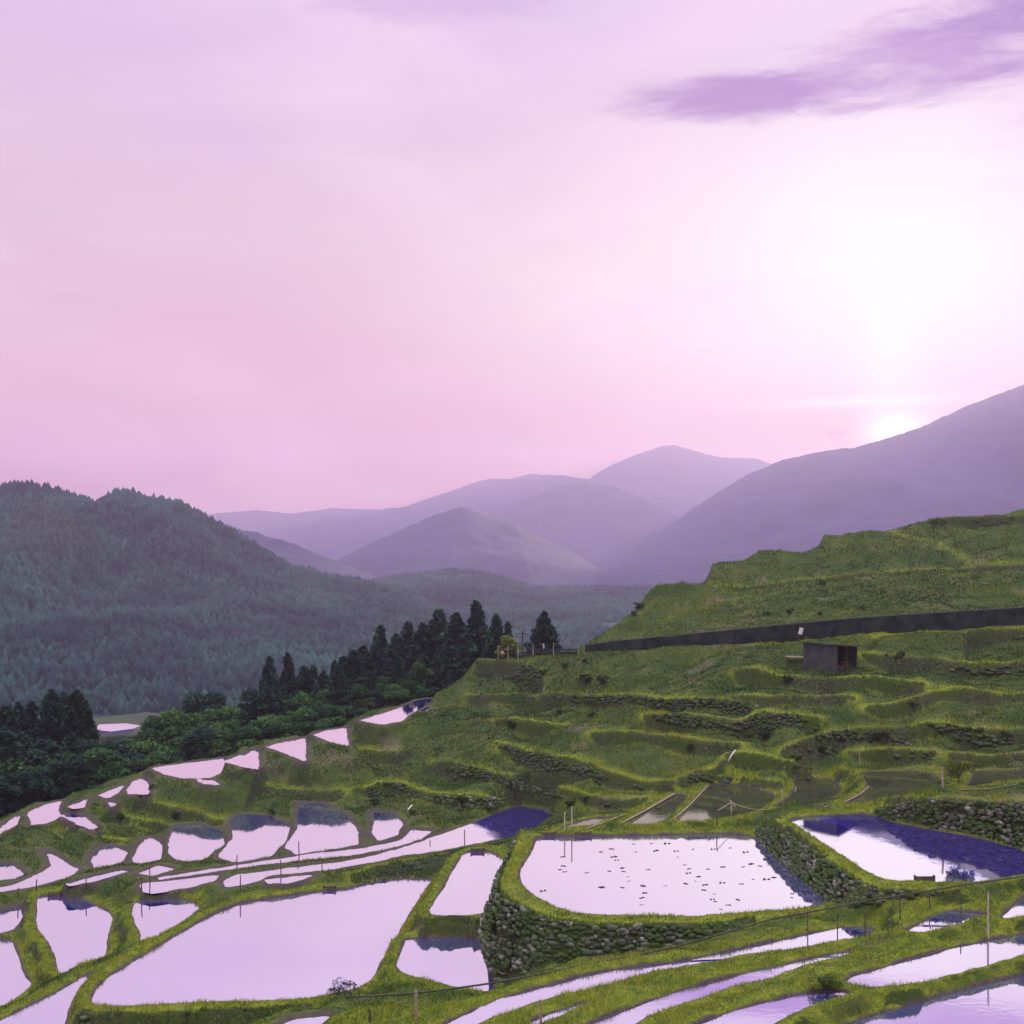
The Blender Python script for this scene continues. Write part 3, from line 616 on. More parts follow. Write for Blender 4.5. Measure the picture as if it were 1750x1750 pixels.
for p in pads:
    lo = p['P'].min(0) - 2.6; hi = p['P'].max(0) + 2.6
    i0, i1 = np.searchsorted(xs, [lo[0], hi[0]]); j0, j1 = np.searchsorted(ys, [lo[1], hi[1]])
    if i1 <= i0 or j1 <= j0: continue
    idx = (np.arange(j0, j1)[:, None] * NX + np.arange(i0, i1)[None, :]).ravel(); q = G2[idx]
    d = pdist(q, p['P']); ins = inside(q, p['P']); d = np.where(ins, -d, d)
    k = d < dist[idx]; dist[idx[k]] = d[k]; zp[idx[k]] = p['z']; sty[idx[k]] = {'g': 1, 'm': 2, 't': 3}[p['st']]; ins_all[idx] |= ins
crest = np.full(len(G2), 9.0); face = np.zeros(len(G2))
for L_ in CREST + [bf[:, :2] + (0, -0.4)]:
    lo = L_.min(0) - 2; hi = L_.max(0) + 2; i0, i1 = np.searchsorted(xs, [lo[0], hi[0]]); j0, j1 = np.searchsorted(ys, [lo[1], hi[1]])
    if i1 <= i0 or j1 <= j0: continue
    idx = (np.arange(j0, j1)[:, None] * NX + np.arange(i0, i1)[None, :]).ravel(); q = G2[idx]
    d = np.full(len(q), 9.0)
    for a, b_ in zip(L_[:-1], L_[1:]):
        ab = b_ - a; t_ = np.clip(((q - a) @ ab) / max(1e-9, ab @ ab), 0, 1); d = np.minimum(d, np.hypot(*(q - (a + t_[:, None] * ab)).T))
    crest[idx] = np.minimum(crest[idx], d)
for P_ in FACE:
    lo = P_.min(0) - 0.3; hi = P_.max(0) + 0.3; i0, i1 = np.searchsorted(xs, [lo[0], hi[0]]); j0, j1 = np.searchsorted(ys, [lo[1], hi[1]])
    if i1 <= i0 or j1 <= j0: continue
    idx = (np.arange(j0, j1)[:, None] * NX + np.arange(i0, i1)[None, :]).ravel(); face[idx] = np.maximum(face[idx], inside(G2[idx], P_) | (pdist(G2[idx] + (0, 0.1), P_) < 0.05))
crest = crest.reshape(NY, NX); face = face.reshape(NY, NX)
dist = dist.reshape(NY, NX); sty = sty.reshape(NY, NX)
# one smoothing pass away from the ponds, then natural unevenness
Hs = H.copy()
for _ in range(2): Hs[1:-1, 1:-1] = (Hs[1:-1, 1:-1] * 2 + Hs[:-2, 1:-1] + Hs[2:, 1:-1] + Hs[1:-1, :-2] + Hs[1:-1, 2:]) / 6
wgt = np.clip(dist / 1.2, 0, 1); H = H * (1 - 0.7 * wgt) + Hs * 0.7 * wgt
land = np.clip(dist / 2.2, 0, 1)
bnk = np.clip((dist + 0.25) / 0.3, 0, 1)
H = H + land * (fbm(GX, GY, 5.0, 4, 1) * 0.60 + fbm(GX, GY, 1.4, 3, 5) * 0.26) * (1 - 0.5 * np.exp(-(crest / 1.2) ** 2)) + bnk * (fbm(GX, GY, 0.8, 3, 9) * 0.07 + fbm(GX, GY, 2.5, 2, 11) * 0.06)
idx = np.arange(NX * NY).reshape(NY, NX)
Q = np.stack([idx[:-1, :-1], idx[:-1, 1:], idx[1:, 1:], idx[1:, :-1]], -1).reshape(-1, 4)
me = npmesh('hillside', np.c_[GX.ravel(), GY.ravel(), H.ravel()], Q)
mudn = fbm(GX, GY, 0.6, 3, 21) * 0.10
zp = zp.reshape(NY, NX)
mud = np.clip((0.16 + mudn - dist) / 0.10, 0, 1) * np.clip((0.20 - np.abs(H - zp)) / 0.08 + (H < zp), 0, 1)
mud = np.where(sty == 2, np.clip((np.where(GX < -5, 0.70, 0.4) + mudn * 3 - dist) / 0.25, 0, 1) * 0.8 * np.clip((0.5 - np.abs(H - zp)) / 0.2 + (H < zp) * (dist < 0), 0, 1), mud)
far_l = (GY > 64)
bankm = np.clip((1.5 + fbm(GX, GY, 2, 3, 4) * 1.2 - dist) / 0.8, 0, 1) * np.where(sty == 2, 0.15, 1.0)
fore = np.clip((60 - GY) / 8, 0, 1) * 0.85
bankm = np.clip(np.maximum(bankm, fore), 0, 1)
dryn = np.clip((fbm(GX, GY, 4, 5, 33) - 0.36) * 3, 0, 0.4) * land
cx_, cy_, _z = PT(1700, 1300, Dg(1700, 1300)); dryn = np.maximum(dryn, np.exp(-((GX - cx_) / 6) ** 2 - ((GY - cy_) / 2.5) ** 2) * 0.8)
fattr(me, 'bank', bankm); fattr(me, 'mud', mud); fattr(me, 'dry', dryn * (1 - face)); fattr(me, 'face', face); crm = np.exp(-(crest / 0.75) ** 2) * (dist > 0.1); crm = crm * np.where(GY > 118, 0.5, 1.0); fattr(me, 'crest', crm)
hill = link('terraced_hillside', me, M['turf'], smooth=True); tag(hill, kind='structure')

def ground(x, y):
    i = np.clip((np.asarray(x) + 72) / 0.17, 0, NX - 1.001); j = np.clip(np.interp(y, ys, np.arange(NY)), 0, NY - 1.001)
    i0 = i.astype(int) if hasattr(i, 'astype') else int(i); j0 = j.astype(int) if hasattr(j, 'astype') else int(j)
    fx = i - i0; fy = j - j0
    return (H[j0, i0] * (1 - fx) + H[j0, i0 + 1] * fx) * (1 - fy) + (H[j0 + 1, i0] * (1 - fx) + H[j0 + 1, i0 + 1] * fx) * fy
DD = np.arange(38, 172, 0.04)
def hit(u, v):
    x = (u - 875) / F * DD; z = CZ - (v - HV) / F * DD; g = ground(x, DD)
    k = np.where(z <= g)[0]
    D = DD[k[0]] if len(k) else Dg(u, v)
    return Vector(((u - 875) / F * D, D, float(ground(np.array([(u - 875) / F * D]), np.array([D]))[0])))

# water sheets
for p in pads:
    P = offset(dens(p['P'], 0.6), 0.10); P3 = [Vector((a, b_, 0)) for a, b_ in P]
    tr = geometry.tessellate_polygon([P3])
    me = bpy.data.meshes.new('water'); me.from_pydata([(a, b_, p['z']) for a, b_ in P], [], [t_ for t_ in tr]); me.update()
    # all faces up
    if me.polygons[0].normal.z < 0: me.flip_normals()
    o = link('water', me, M['water_silty'] if p['st'] == 't' else M['water_painted_shade'] if abs(p['z'] - CZ + 18.45) < 1e-4 else M['water_painted_shade_small'] if abs(p['z'] - CZ + 24.0) < 1e-4 and P[:, 0].max() > 0 else M['water_clear']); tag(o, kind='structure')

# ------------------------------------------------------------------ the land beyond: valley floor and mountains
def grid_obj(name, GXa, GYa, GZa, m, smooth=True, attrs=None):
    ny, nx = GXa.shape; id_ = np.arange(nx * ny).reshape(ny, nx)
    Qa = np.stack([id_[:-1, :-1], id_[:-1, 1:], id_[1:, 1:], id_[1:, :-1]], -1).reshape(-1, 4)
    me = npmesh(name, np.c_[GXa.ravel(), GYa.ravel(), GZa.ravel()], Qa)
    for k, v in (attrs or {}).items(): fattr(me, k, v)
    return link(name, me, m, smooth=smooth)
def forest_mat(name, dark, light, scale, patch=None):
    m, t, b = mat(name, 0.95); pos = geo_pos(t)
    n = t.noise(scale, 6, 0.65, pos); n2 = t.noise(scale * 0.16, 4, 0.6, pos)
    c = t.mix(t.mapr(t.math('ADD', t.math('MULTIPLY', n, 0.5), t.math('MULTIPLY', n2, 0.5)), 0.38, 0.64), dark, light)
    if patch:
        a = t.node('ShaderNodeAttribute', attribute_name='patch').outputs['Fac']; c = t.mix(a, c, patch)
    t.l.new(c, b.inputs['Base Color']); bump(t, b, n, 0.8 if 'near' in name else 0.15, 6.0); M[name] = m
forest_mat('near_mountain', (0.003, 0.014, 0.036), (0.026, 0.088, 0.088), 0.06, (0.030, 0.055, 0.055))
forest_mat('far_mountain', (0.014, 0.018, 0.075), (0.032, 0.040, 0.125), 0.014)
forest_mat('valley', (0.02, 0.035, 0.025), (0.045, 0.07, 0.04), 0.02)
gx = np.linspace(-7600, 7600, 120); gy = np.r_[np.linspace(-600, 34, 12), np.linspace(60, 700, 40), np.linspace(760, 7150, 50)]
AX, AY = np.meshgrid(gx, gy); AZ = CZ - 75 + 8 * fbm(AX, AY, 300, 4, 2)
AZ = np.where(AY < 30, np.minimum(AZ + 0, CZ - 40), AZ)
ground_o = grid_obj('ground', AX, AY, AZ, M['valley']); tag(ground_o, kind='structure')

def mountain(ridge, D, basez, front, back, n=500, rows=46, m='far_mountain', jag=2.0, spur=0.25, seed=0, sc=260, dslope=0.0, pw=1.15, patchf=None):
    r = np.array(ridge, float); u = np.linspace(r[0, 0], r[-1, 0], n)
    v = np.interp(u, r[:, 0], r[:, 1])
    k = max(2, n // 220); ker = np.hanning(k * 2 + 1); ker /= ker.sum(); v = np.convolve(np.pad(v, k, 'edge'), ker, 'valid')
    Dc = D + dslope * (u - u[0]); x = (u - 875) / F * Dc; rz = CZ - (v - HV) / F * Dc
    rs_ = rz; rz = rz + jag * (fbm(x, x * 0, jag * 7, 3, seed + 40) + 0.6 * (rng.random(n) - 0.5))
    T = np.r_[np.linspace(-1, 0, rows) ** 1.0, np.linspace(0, 1, rows // 3)[1:]]
    Y = np.zeros((len(T), n)); Zm = np.zeros_like(Y); Xm = np.tile(x, (len(T), 1))
    for i, tt in enumerate(T):
        ln = front if tt < 0 else back; Y[i] = Dc + tt * ln
        a = abs(tt); hgt = np.maximum((rz if a == 0 else rs_ - 0.3 * jag) - basez, 5)
        nz_ = np.abs(fbm(x + seed * 100, Y[i] * 0.6, sc, 5, seed)) * 2
        Zm[i] = basez + hgt * (1 - a ** pw) - hgt * spur * nz_ * np.sin(min(1, a * 1.6) * math.pi / 2) * (1 - a)
        Xm[i] = x + (0 if tt == 0 else 1) * (-hgt * 0.25 * a * np.sin(x / sc * 2 + seed))
        if jag and a > 0: Zm[i] += jag * 0.45 * fbm(Xm[i], Y[i], jag * 6, 2, seed + 3)
    o = grid_obj('mountain', Xm, Y, Zm, M[m], attrs={'patch': patchf(Xm, Y, Zm)} if patchf else None)
    tag(o, kind='structure'); return Xm, Y, Zm
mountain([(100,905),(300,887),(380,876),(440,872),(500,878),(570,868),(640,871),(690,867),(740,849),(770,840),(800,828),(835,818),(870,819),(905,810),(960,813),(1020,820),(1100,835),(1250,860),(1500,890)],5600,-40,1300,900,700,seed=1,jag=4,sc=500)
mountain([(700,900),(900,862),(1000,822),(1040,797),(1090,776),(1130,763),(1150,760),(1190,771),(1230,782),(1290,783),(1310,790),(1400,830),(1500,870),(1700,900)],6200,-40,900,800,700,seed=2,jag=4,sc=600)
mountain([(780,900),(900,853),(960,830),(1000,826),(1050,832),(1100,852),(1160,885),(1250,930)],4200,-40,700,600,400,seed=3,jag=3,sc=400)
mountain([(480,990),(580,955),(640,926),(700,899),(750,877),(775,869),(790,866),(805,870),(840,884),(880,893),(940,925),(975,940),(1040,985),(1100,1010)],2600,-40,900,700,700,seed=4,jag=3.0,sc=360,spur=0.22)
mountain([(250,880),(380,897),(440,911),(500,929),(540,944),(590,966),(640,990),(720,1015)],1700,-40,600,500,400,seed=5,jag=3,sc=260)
MR = mountain([(700,1075),(800,1035),(880,1000),(940,970),(1000,945),(1080,925),(1150,895),(1220,845),(1280,810),(1340,785),(1400,772),(1460,765),(1520,748),(1580,728),(1650,695),(1700,675),(1750,657),(1850,608),(1950,575)],3500,-40,1900,900,1300,70,seed=6,jag=4.0,sc=420,spur=0.40)
M7 = mountain([(500,1040),(600,1008),(660,995),(720,985),(770,980),(820,984),(880,1000),(950,1018),(1000,1030),(1100,1065),(1200,1090)],1500,-40,640,400,500,seed=7,jag=4,sc=200,m='near_mountain',patchf=lambda a,b_,c_: a*0)
M8 = mountain([(840,1100),(900,1070),(960,1046),(1010,1037),(1080,1035),(1150,1048),(1250,1080),(1400,1110)],1150,-40,300,300,400,seed=8,jag=3.5,sc=150,m='near_mountain',patchf=lambda a,b_,c_: a*0)
def patchf(Xa, Ya, Za):
    uu = Xa / Ya * F + 875; vv = HV - (Za - CZ) / Ya * F
    g = np.exp(-((uu - 70) / 90) ** 2 - ((vv - 925) / 45) ** 2)
    return np.clip((g + 0.5 * fbm(Xa, Ya, 40, 4, 8) - 0.35) * 2.5, 0, 0.8)
LR = [(-500,790),(-200,800),(0,836),(50,830),(110,846),(165,864),(200,847),(225,842),(250,853),(300,860),(350,882),(400,910),(450,948),(500,972),(560,990),(640,1002),(700,1020),(760,1048),(800,1062),(860,1080),(930,1095),(1000,1115)]
lx, ly, lz = mountain(LR, 1000, -38, 660, 400, 620, 70, seed=9, jag=4.0, sc=150, m='near_mountain', spur=0.62, dslope=0.0, pw=1.05, patchf=patchf)
# forest cover of the near mountain: one wood nobody could count
def cones(n, pick, hmin, hmax, seed):
    r_ = np.random.default_rng(seed); V = []; T = []; A = []
    k = pick(n, r_); n = len(k)
    hh = r_.uniform(hmin, hmax, n); ww = hh * r_.uniform(0.22, 0.38, n); rot = r_.uniform(0, 6.28, n); m_ = 6
    ang = rot[:, None] + np.arange(m_)[None, :] * 2 * math.pi / m_; rr = ww[:, None] * r_.uniform(0.7, 1.25, (n, m_))
    low = np.stack([k[:, 0:1] + np.cos(ang) * rr, k[:, 1:2] + np.sin(ang) * rr, k[:, 2:3] + hh[:, None] * r_.uniform(0.0, 0.15, (n, m_))], -1)
    ang2 = ang + 0.5; rr2 = rr * 0.66
    mid = np.stack([k[:, 0:1] + np.cos(ang2) * rr2, k[:, 1:2] + np.sin(ang2) * rr2, k[:, 2:3] + hh[:, None] * r_.uniform(0.5, 0.66, (n, m_))], -1)
    top = k + np.c_[r_.normal(0, 0.2, n), r_.normal(0, 0.2, n), hh]
    Vv = np.concatenate([low, mid, top[:, None, :]], 1).reshape(-1, 3); base_ = (np.arange(n) * (2 * m_ + 1))[:, None]
    i = np.arange(m_); j = (i + 1) % m_
    q_ = np.stack([i, j, j + m_, i + m_], -1)[None] + base_[:, :, None]; t_ = np.stack([i + m_, j + m_, np.full(m_, 2 * m_)], -1)[None] + base_[:, :, None]
    return Vv, q_.reshape(-1, 4), t_.reshape(-1, 3), k
def pick_left(n, r_):
    i = r_.integers(8, lx.shape[0] - 18, n); j = r_.integers(30, lx.shape[1] - 1, n)
    i = np.where(r_.random(n) < 0.10, 69 + r_.integers(-2, 2, n), i)
    a, b_ = r_.random(n), r_.random(n)
    f = lambda g: g[i, j] * (1 - a) * (1 - b_) + g[i, j + 1] * a * (1 - b_) + g[i + 1, j] * (1 - a) * b_ + g[i + 1, j + 1] * a * b_
    p = np.c_[f(lx), f(ly), f(lz) - 1.5]; den_ = fbm(p[:, 0], p[:, 1], 60, 3, 77)
    return p[(den_ > -2)]
Vv, q_, t_, kk = cones(46000, pick_left, 4, 9.5, 5)
me = npmesh('forest', Vv, q_, t_); fattr(me, 'patch', np.repeat(patchf(kk[:, 0], kk[:, 1], kk[:, 2]), 13)); fo = link('forest', me, M['near_mountain'])
tag(fo, kind='stuff')
for (mx, my, mz), nn, h0, h1, mm_, sd_ in ((M7, 12000, 6, 12, 'near_mountain', 7), (M8, 6000, 5, 11, 'near_mountain', 8)):
    def pick(n, r_, mx=mx, my=my, mz=mz):
        rr_ = 70 if mx.shape[0] > 80 else 46
        i = r_.integers(int(rr_ * .35), rr_ + 1, n); j = r_.integers(1, mx.shape[1] - 1, n); i = np.where(r_.random(n) < .15, rr_ - 1, i)
        a, b_ = r_.random(n), r_.random(n); f = lambda g: g[i, j] * (1 - a) * (1 - b_) + g[i, j + 1] * a * (1 - b_) + g[i + 1, j] * (1 - a) * b_ + g[i + 1, j + 1] * a * b_
        return np.c_[f(mx), f(my), f(mz) - 2.0]
    Vv, q_, t_, kk = cones(nn, pick, h0, h1, sd_); me = npmesh('forest', Vv, q_, t_); fattr(me, 'patch', np.zeros(len(Vv))); fo = link('forest', me, M[mm_]); tag(fo, kind='stuff')
# valley paddies glinting through the gap in the trees
for k, (D, pl) in enumerate([(330, [(160,1247),(170,1238),(215,1236),(240,1240),(228,1245),(190,1250)]), (360, [(170,1229),(215,1222),(250,1216),(262,1218),(245,1229),(232,1236),(205,1235),(190,1232)])]):
    hh = (1238 - HV) / F * D
    P = [PH(u, v, hh) for u, v in pl]
    me = bpy.data.meshes.new('water'); me.from_pydata(P + [(a, b_, c_ - 1) for a, b_, c_ in P], [], [tuple(range(len(P)))] + [(i, (i + 1) % len(P), (i + 1) % len(P) + len(P), i + len(P)) for i in range(len(P))]); me.update()
    o = link('water', me, M['water_clear']); tag(o, kind='structure')
hv = (1238 - HV) / F * 345
gx = np.linspace(-160, -90, 40); gy = np.linspace(300, 395, 50); AX, AY = np.meshgrid(gx, gy)
rr = np.hypot((AX + 124) / 36, (AY - 346) / 46); AZ = CZ - hv - 1.2 - 14 * np.clip(rr - 0.6, 0, 1) ** 1.5 + fbm(AX, AY, 20, 3) * 0.6
o = grid_obj('valley_floor', AX, AY, AZ, M['valley']); tag(o, kind='structure')

# ------------------------------------------------------------------ dry stone walls, each laid stone by stone
bpy_ico = {}
def ico(sub):
    if sub not in bpy_ico:
        import bmesh
        bm = bmesh.new(); bmesh.ops.create_icosphere(bm, subdivisions=sub, radius=1.0)
        bpy_ico[sub] = (np.array([v.co[:] for v in bm.verts]), np.array([[v.index for v in f.verts] for f in bm.faces])); bm.free()
    return bpy_ico[sub]
def stones(name, P, S_, RZ, m, tone, sub=1, jit=0.16, r_=rng):
    B, Fc = ico(sub); n = len(P)
    V = B[None] * (1 + r_.uniform(-jit, jit, (n, len(B), 1))); V = np.sign(V) * np.abs(V) ** 0.62
    V = V * S_[:, None, :]; c, s_ = np.cos(RZ)[:, None], np.sin(RZ)[:, None]
    tl = r_.normal(0, 0.18, n)[:, None]; ct, st_ = np.cos(tl), np.sin(tl)
    x, y, z = V[..., 0], V[..., 1], V[..., 2]; x, z = x * ct - z * st_, x * st_ + z * ct
    V = np.stack([x * c - y * s_, x * s_ + y * c, z], -1) + P[:, None, :]
    T = Fc[None] + (np.arange(n) * len(B))[:, None, None]
    me = npmesh(name, V.reshape(-1, 3), None, T.reshape(-1, 3)); fattr(me, 'tone', np.repeat(tone, len(B))); return me
def arc(P, n):
    d = np.r_[0, np.cumsum(np.linalg.norm(np.diff(P, axis=0), axis=1))]; t = np.linspace(0, d[-1], n)
    return np.stack([np.interp(t, d, P[:, k]) for k in range(3)], 1), d[-1]
for cr, ft, label in WALLS:
    D0 = np.mean(cr[:, 1]); near = D0 < 86
    n_s = max(8, int(arc(cr, 4)[1] / 0.2)); C3, L = arc(cr, n_s); 
    # foot matched to the crest station by station
    m0 = np.r_[0, np.cumsum(np.linalg.norm(np.diff(cr, axis=0), axis=1))]; tt = np.linspace(0, m0[-1], n_s)
    F3 = np.stack([np.interp(tt, m0, ft[:, k]) for k in range(3)], 1)
    T3 = np.gradient(C3, axis=0); nrm = np.stack([T3[:, 1], -T3[:, 0]], 1); nrm /= np.maximum(1e-6, np.hypot(*nrm.T))[:, None]
    sgn = np.sign(np.sum(nrm * (F3 - C3)[:, :2], 1).sum() or 1); nrm *= sgn
    big = 'bulging' in label or 'diagonal' in label or 'half shaded' in label or 'indigo' in label
    sz = 0.15 if near else 0.19; P = []; S = []; RZ = []; TO = []
    Hm = np.maximum(0, C3[:, 2] - F3[:, 2]); rowsn = int(Hm.max() / (sz * 1.35)) + 1
    for r in range(rowsn):
        s = rng.uniform(0, sz)
        while s < L:
            k = s / L * (n_s - 1); i = int(k); ww = sz * min(2.2, max(0.45, rng.lognormal(-0.05, 0.42))); hgt = r * sz * 1.35 + rng.normal(0, 0.06)
            step = ww * 1.75
            if hgt < Hm[i] - 0.10:
                f = 1 - hgt / max(Hm[i], 0.01); p = C3[i] * (1 - f) + F3[i] * f
                veg = fbm(p[0] * 1.0 + p[1] * 0.6, p[2] * 2.0, 2.2, 3, 51)
                if veg > (-0.45 if big else 0.24) + rng.normal(0, 0.08):
                    out = rng.uniform(0.02, 0.12)
                    P.append((p[0] + nrm[i, 0] * out, p[1] + nrm[i, 1] * out, p[2])); S.append((ww, sz * 0.8, sz * rng.uniform(0.6, 0.9) * (ww / sz) ** 0.6))
                    RZ.append(math.atan2(T3[i, 1], T3[i, 0]) + rng.normal(0, 0.12)); TO.append(min(1, max(0, rng.beta(1.4, 2.4) * (1.0 if big else 0.6))))
            s += step
    if len(P) < 5: continue
    me = stones('stone_wall', np.array(P), np.array(S), np.array(RZ), None, np.array(TO), 1 if near else 1)
    o = link('stone_wall', me, M['wall_stone'], smooth=False); tag(o, label, 'wall', 'stone walls of the rice terraces')

# ------------------------------------------------------------------ dark roadside retaining wall
b3 = MB(); cop = MB()
Bc, _ = arc(np.array([b_[0] for b_ in barr]), 60); Bf, _ = arc(np.array([b_[1] for b_ in barr]), 60)
vs = []; fs = []
for i in range(60):
    c_, f_ = Bc[i], Bf[i]; zb = float(ground(np.array([f_[0]]), np.array([f_[1] - 0.3]))[0]) - 0.5
    off = 0.03 if i % 3 == 0 else 0.0
    vs += [(f_[0], f_[1] - 0.20 - off, zb), (f_[0], f_[1] - 0.16 - off, c_[2] + 0.05), (f_[0], f_[1] + 0.15, c_[2] + 0.05), (f_[0], f_[1] + 0.15, zb)]
for i in range(59):
    for k in range(3): fs.append((i * 4 + k, i * 4 + k + 4, i * 4 + k + 5, i * 4 + k + 1))
fs += [(0, 1, 2, 3), (239, 238, 237, 236)]
b3.add(vs, fs); rw = b3.build('retaining_wall', M['barrier']); tag(rw, 'long dark retaining wall climbing to the right along the road', 'retaining wall')
for i in range(0, 60, 2):
    f_ = Bf[i]; c_ = Bc[i]; zb = vs[i * 4][2]
    cop.box((f_[0], f_[1] - 0.24, (zb + c_[2]) / 2), (0.09, 0.08, c_[2] - zb + 0.06))
cop.build('rib', M['barrier'], rw)
cap = MB(); cap.tube([(p[0], Bf[i][1] - 0.02, p[2] + 0.09) for i, p in enumerate(Bc)], 0.09, 6); cap.build('coping', M['shed_roof'], rw)
i = int(np.argmin(abs((Bf[:, 0] / Bf[:, 1] * F + 875) - 1370)))
np_ = MB(); zc = CZ - (1078 - HV) / F * Bf[i][1]
np_.box((0, 0, 0), (0.42, 0.03, 0.72)); o = np_.build('notice_board', M['white_paint']); o.location = (Bf[i][0], Bf[i][1] - 0.32, zc); o.rotation_euler = (0, R(14), 0)
tag(o, 'small tilted white notice fixed to the dark retaining wall above the shed', 'notice')

# ------------------------------------------------------------------ shed
k = hit(1430, 1151); sh = empty('shed', (k.x, k.y, k.z)); tag(sh, 'dark lean-to shed with a closed grey wall and open right side', 'shed')
sh.rotation_euler = (0, 0, R(-45))
# local: corner at origin, x runs left-back (negative x), y runs right-back
W_, Dp, zt0, zt1 = 3.5, 4.0, 2.62, 2.25
def wallpan(p0, p1, h0, h1, nm, boards=9):
    mb = MB(); a = Vector(p0); b_ = Vector(p1); d = (b_ - a); n = Vector((d.y, -d.x, 0)).normalized() * 0.04
    for j in range(boards):
        t0, t1 = j / boards, (j + 1) / boards - 0.004; off = n * (0.5 if j % 2 else 0)
        q0, q1 = a + d * t0, a + d * t1; hh0, hh1 = h0 + (h1 - h0) * t0, h0 + (h1 - h0) * t1
        v = [q0 - n + off, q1 - n + off, q1 + n + off, q0 + n + off]
        mb.add([(*x_[:2], -0.6) for x_ in v] + [(*v[0][:2], hh0), (*v[1][:2], hh1), (*v[2][:2], hh1), (*v[3][:2], hh0)],
               [(0, 3, 2, 1), (4, 5, 6, 7), (0, 1, 5, 4), (1, 2, 6, 5), (2, 3, 7, 6), (3, 0, 4, 7)])
    return mb.build(nm, M['shed_wall'], sh)
wallpan((-W_, 0, 0), (0, 0, 0), zt0 + 0.06, zt0 - 0.02, 'front_wall', 12)
wallpan((-W_, Dp, 0), (-W_, 0.05, 0), zt1, zt0, 'side_wall')
wallpan((0, Dp, 0), (-W_, Dp, 0), zt1, zt1, 'back_wall')
for yy, hh in ((0.12, zt0), (Dp * 0.5, (zt0 + zt1) / 2), (Dp - 0.1, zt1)):
    mb = MB(); mb.box((-0.08, yy, hh / 2 - 0.3), (0.12, 0.12, hh + 0.6)); mb.build('post', M['dark_wood'], sh)
mb = MB(); ov_ = 0.42
zr = lambda y: zt0 + (zt1 - zt0) * y / Dp + 0.07
mb.add([(-W_ - ov_, -ov_, zr(-ov_)), (ov_, -ov_, zr(-ov_)), (ov_, Dp + ov_, zr(Dp + ov_)), (-W_ - ov_, Dp + ov_, zr(Dp + ov_)),
        (-W_ - ov_, -ov_, zr(-ov_) + 0.08), (ov_, -ov_, zr(-ov_) + 0.08), (ov_, Dp + ov_, zr(Dp + ov_) + 0.08), (-W_ - ov_, Dp + ov_, zr(Dp + ov_) + 0.08)],
       [(0, 3, 2, 1), (4, 5, 6, 7), (0, 1, 5, 4), (1, 2, 6, 5), (2, 3, 7, 6), (3, 0, 4, 7)])
for j in range(12): mb.box((-W_ + j * 0.33, Dp / 2, zt0 / 2 + zt1 / 2 + 0.17), (0.04, 0.01, 0.01))
mb.v = mb.v[:8]; mb.f = mb.f[:6]
roof = mb.build('roof', M['shed_roof'], sh)
mb = MB(); mb.box((-0.9, 1.6, 0.25), (1.1, 1.4, 0.5), 0.1).box((-1.0, 2.9, 0.4), (0.8, 0.9, 0.8), -0.2)
o = mb.build('crate', M['dark_wood']); o.location = sh.location; o.rotation_euler = sh.rotation_euler; tag(o, 'dark wooden boxes stored in the open side of the shed', 'crates')
k = hit(1358, 1133); rk = empty('plank_rack', k, R(-20)); tag(rk, 'low rack of pale planks standing left of the shed', 'rack')
for xx in (-0.7, 0.7):
    for yy in (-0.25, 0.25): MB().box((xx, yy, 0.2), (0.08, 0.08, 0.7)).build('leg', M['dark_wood'], rk)
mb = MB()
for j in range(5): mb.box((random.uniform(-.1, .1), -0.32 + j * 0.16, 0.60 + 0.03 * (j % 2)), (1.8, 0.14, 0.05), random.uniform(-.05, .05))
mb.build('planks', M['pale_wood'], rk)

# ------------------------------------------------------------------ foliage makers
def leafmat(name, c1, c2, c3, rnd=0.18):
    m, t, b = mat(name, 0.75); at = t.node('ShaderNodeAttribute', attribute_name='tone').outputs['Fac']
    c = t.ramp(at, [(0, c1), (0.5, c2), (0.85, c3), (1.0, c3 if 'grass' not in name else (0.36, 0.30, 0.15))])
    oi = t.node('ShaderNodeObjectInfo').outputs['Random']; hs = t.node('ShaderNodeHueSaturation')
    t.l.new(t.mapr(oi, 0, 1, 1 - rnd, 1 + rnd, False), hs.inputs['Value']); t.l.new(t.mapr(oi, 0, 1, 0.5 - rnd * 0.08, 0.5 + rnd * 0.08, False), hs.inputs['Hue'])
    t.l.new(c, hs.inputs['Color']); t.l.new(hs.outputs[0], b.inputs['Base Color'])
    tr = t.node('ShaderNodeBsdfTranslucent'); t.l.new(hs.outputs[0], tr.inputs[0])
    mx = t.node('ShaderNodeMixShader'); mx.inputs[0].default_value = 0.3
    t.l.new(b.outputs[0], mx.inputs[1]); t.l.new(tr.outputs[0], mx.inputs[2]); t.l.new(mx.outputs[0], t.n['Material Output'].inputs[0])
    M[name] = m
leafmat('cedar_leaf', (0.010, 0.034, 0.034), (0.018, 0.062, 0.050), (0.040, 0.105, 0.062))
leafmat('broad_leaf', (0.020, 0.062, 0.030), (0.045, 0.125, 0.044), (0.110, 0.220, 0.060))
leafmat('bright_leaf', (0.06, 0.10, 0.02), (0.13, 0.19, 0.03), (0.24, 0.27, 0.07), 0.05)
leafmat('shrub_leaf', (0.010, 0.022, 0.010), (0.022, 0.045, 0.015), (0.05, 0.08, 0.025))
leafmat('dusky_leaf', (0.010, 0.012, 0.030), (0.025, 0.030, 0.055), (0.06, 0.07, 0.09))
leafmat('grass_blade', (0.018, 0.050, 0.018), (0.082, 0.152, 0.026), (0.34, 0.38, 0.030), 0.0)
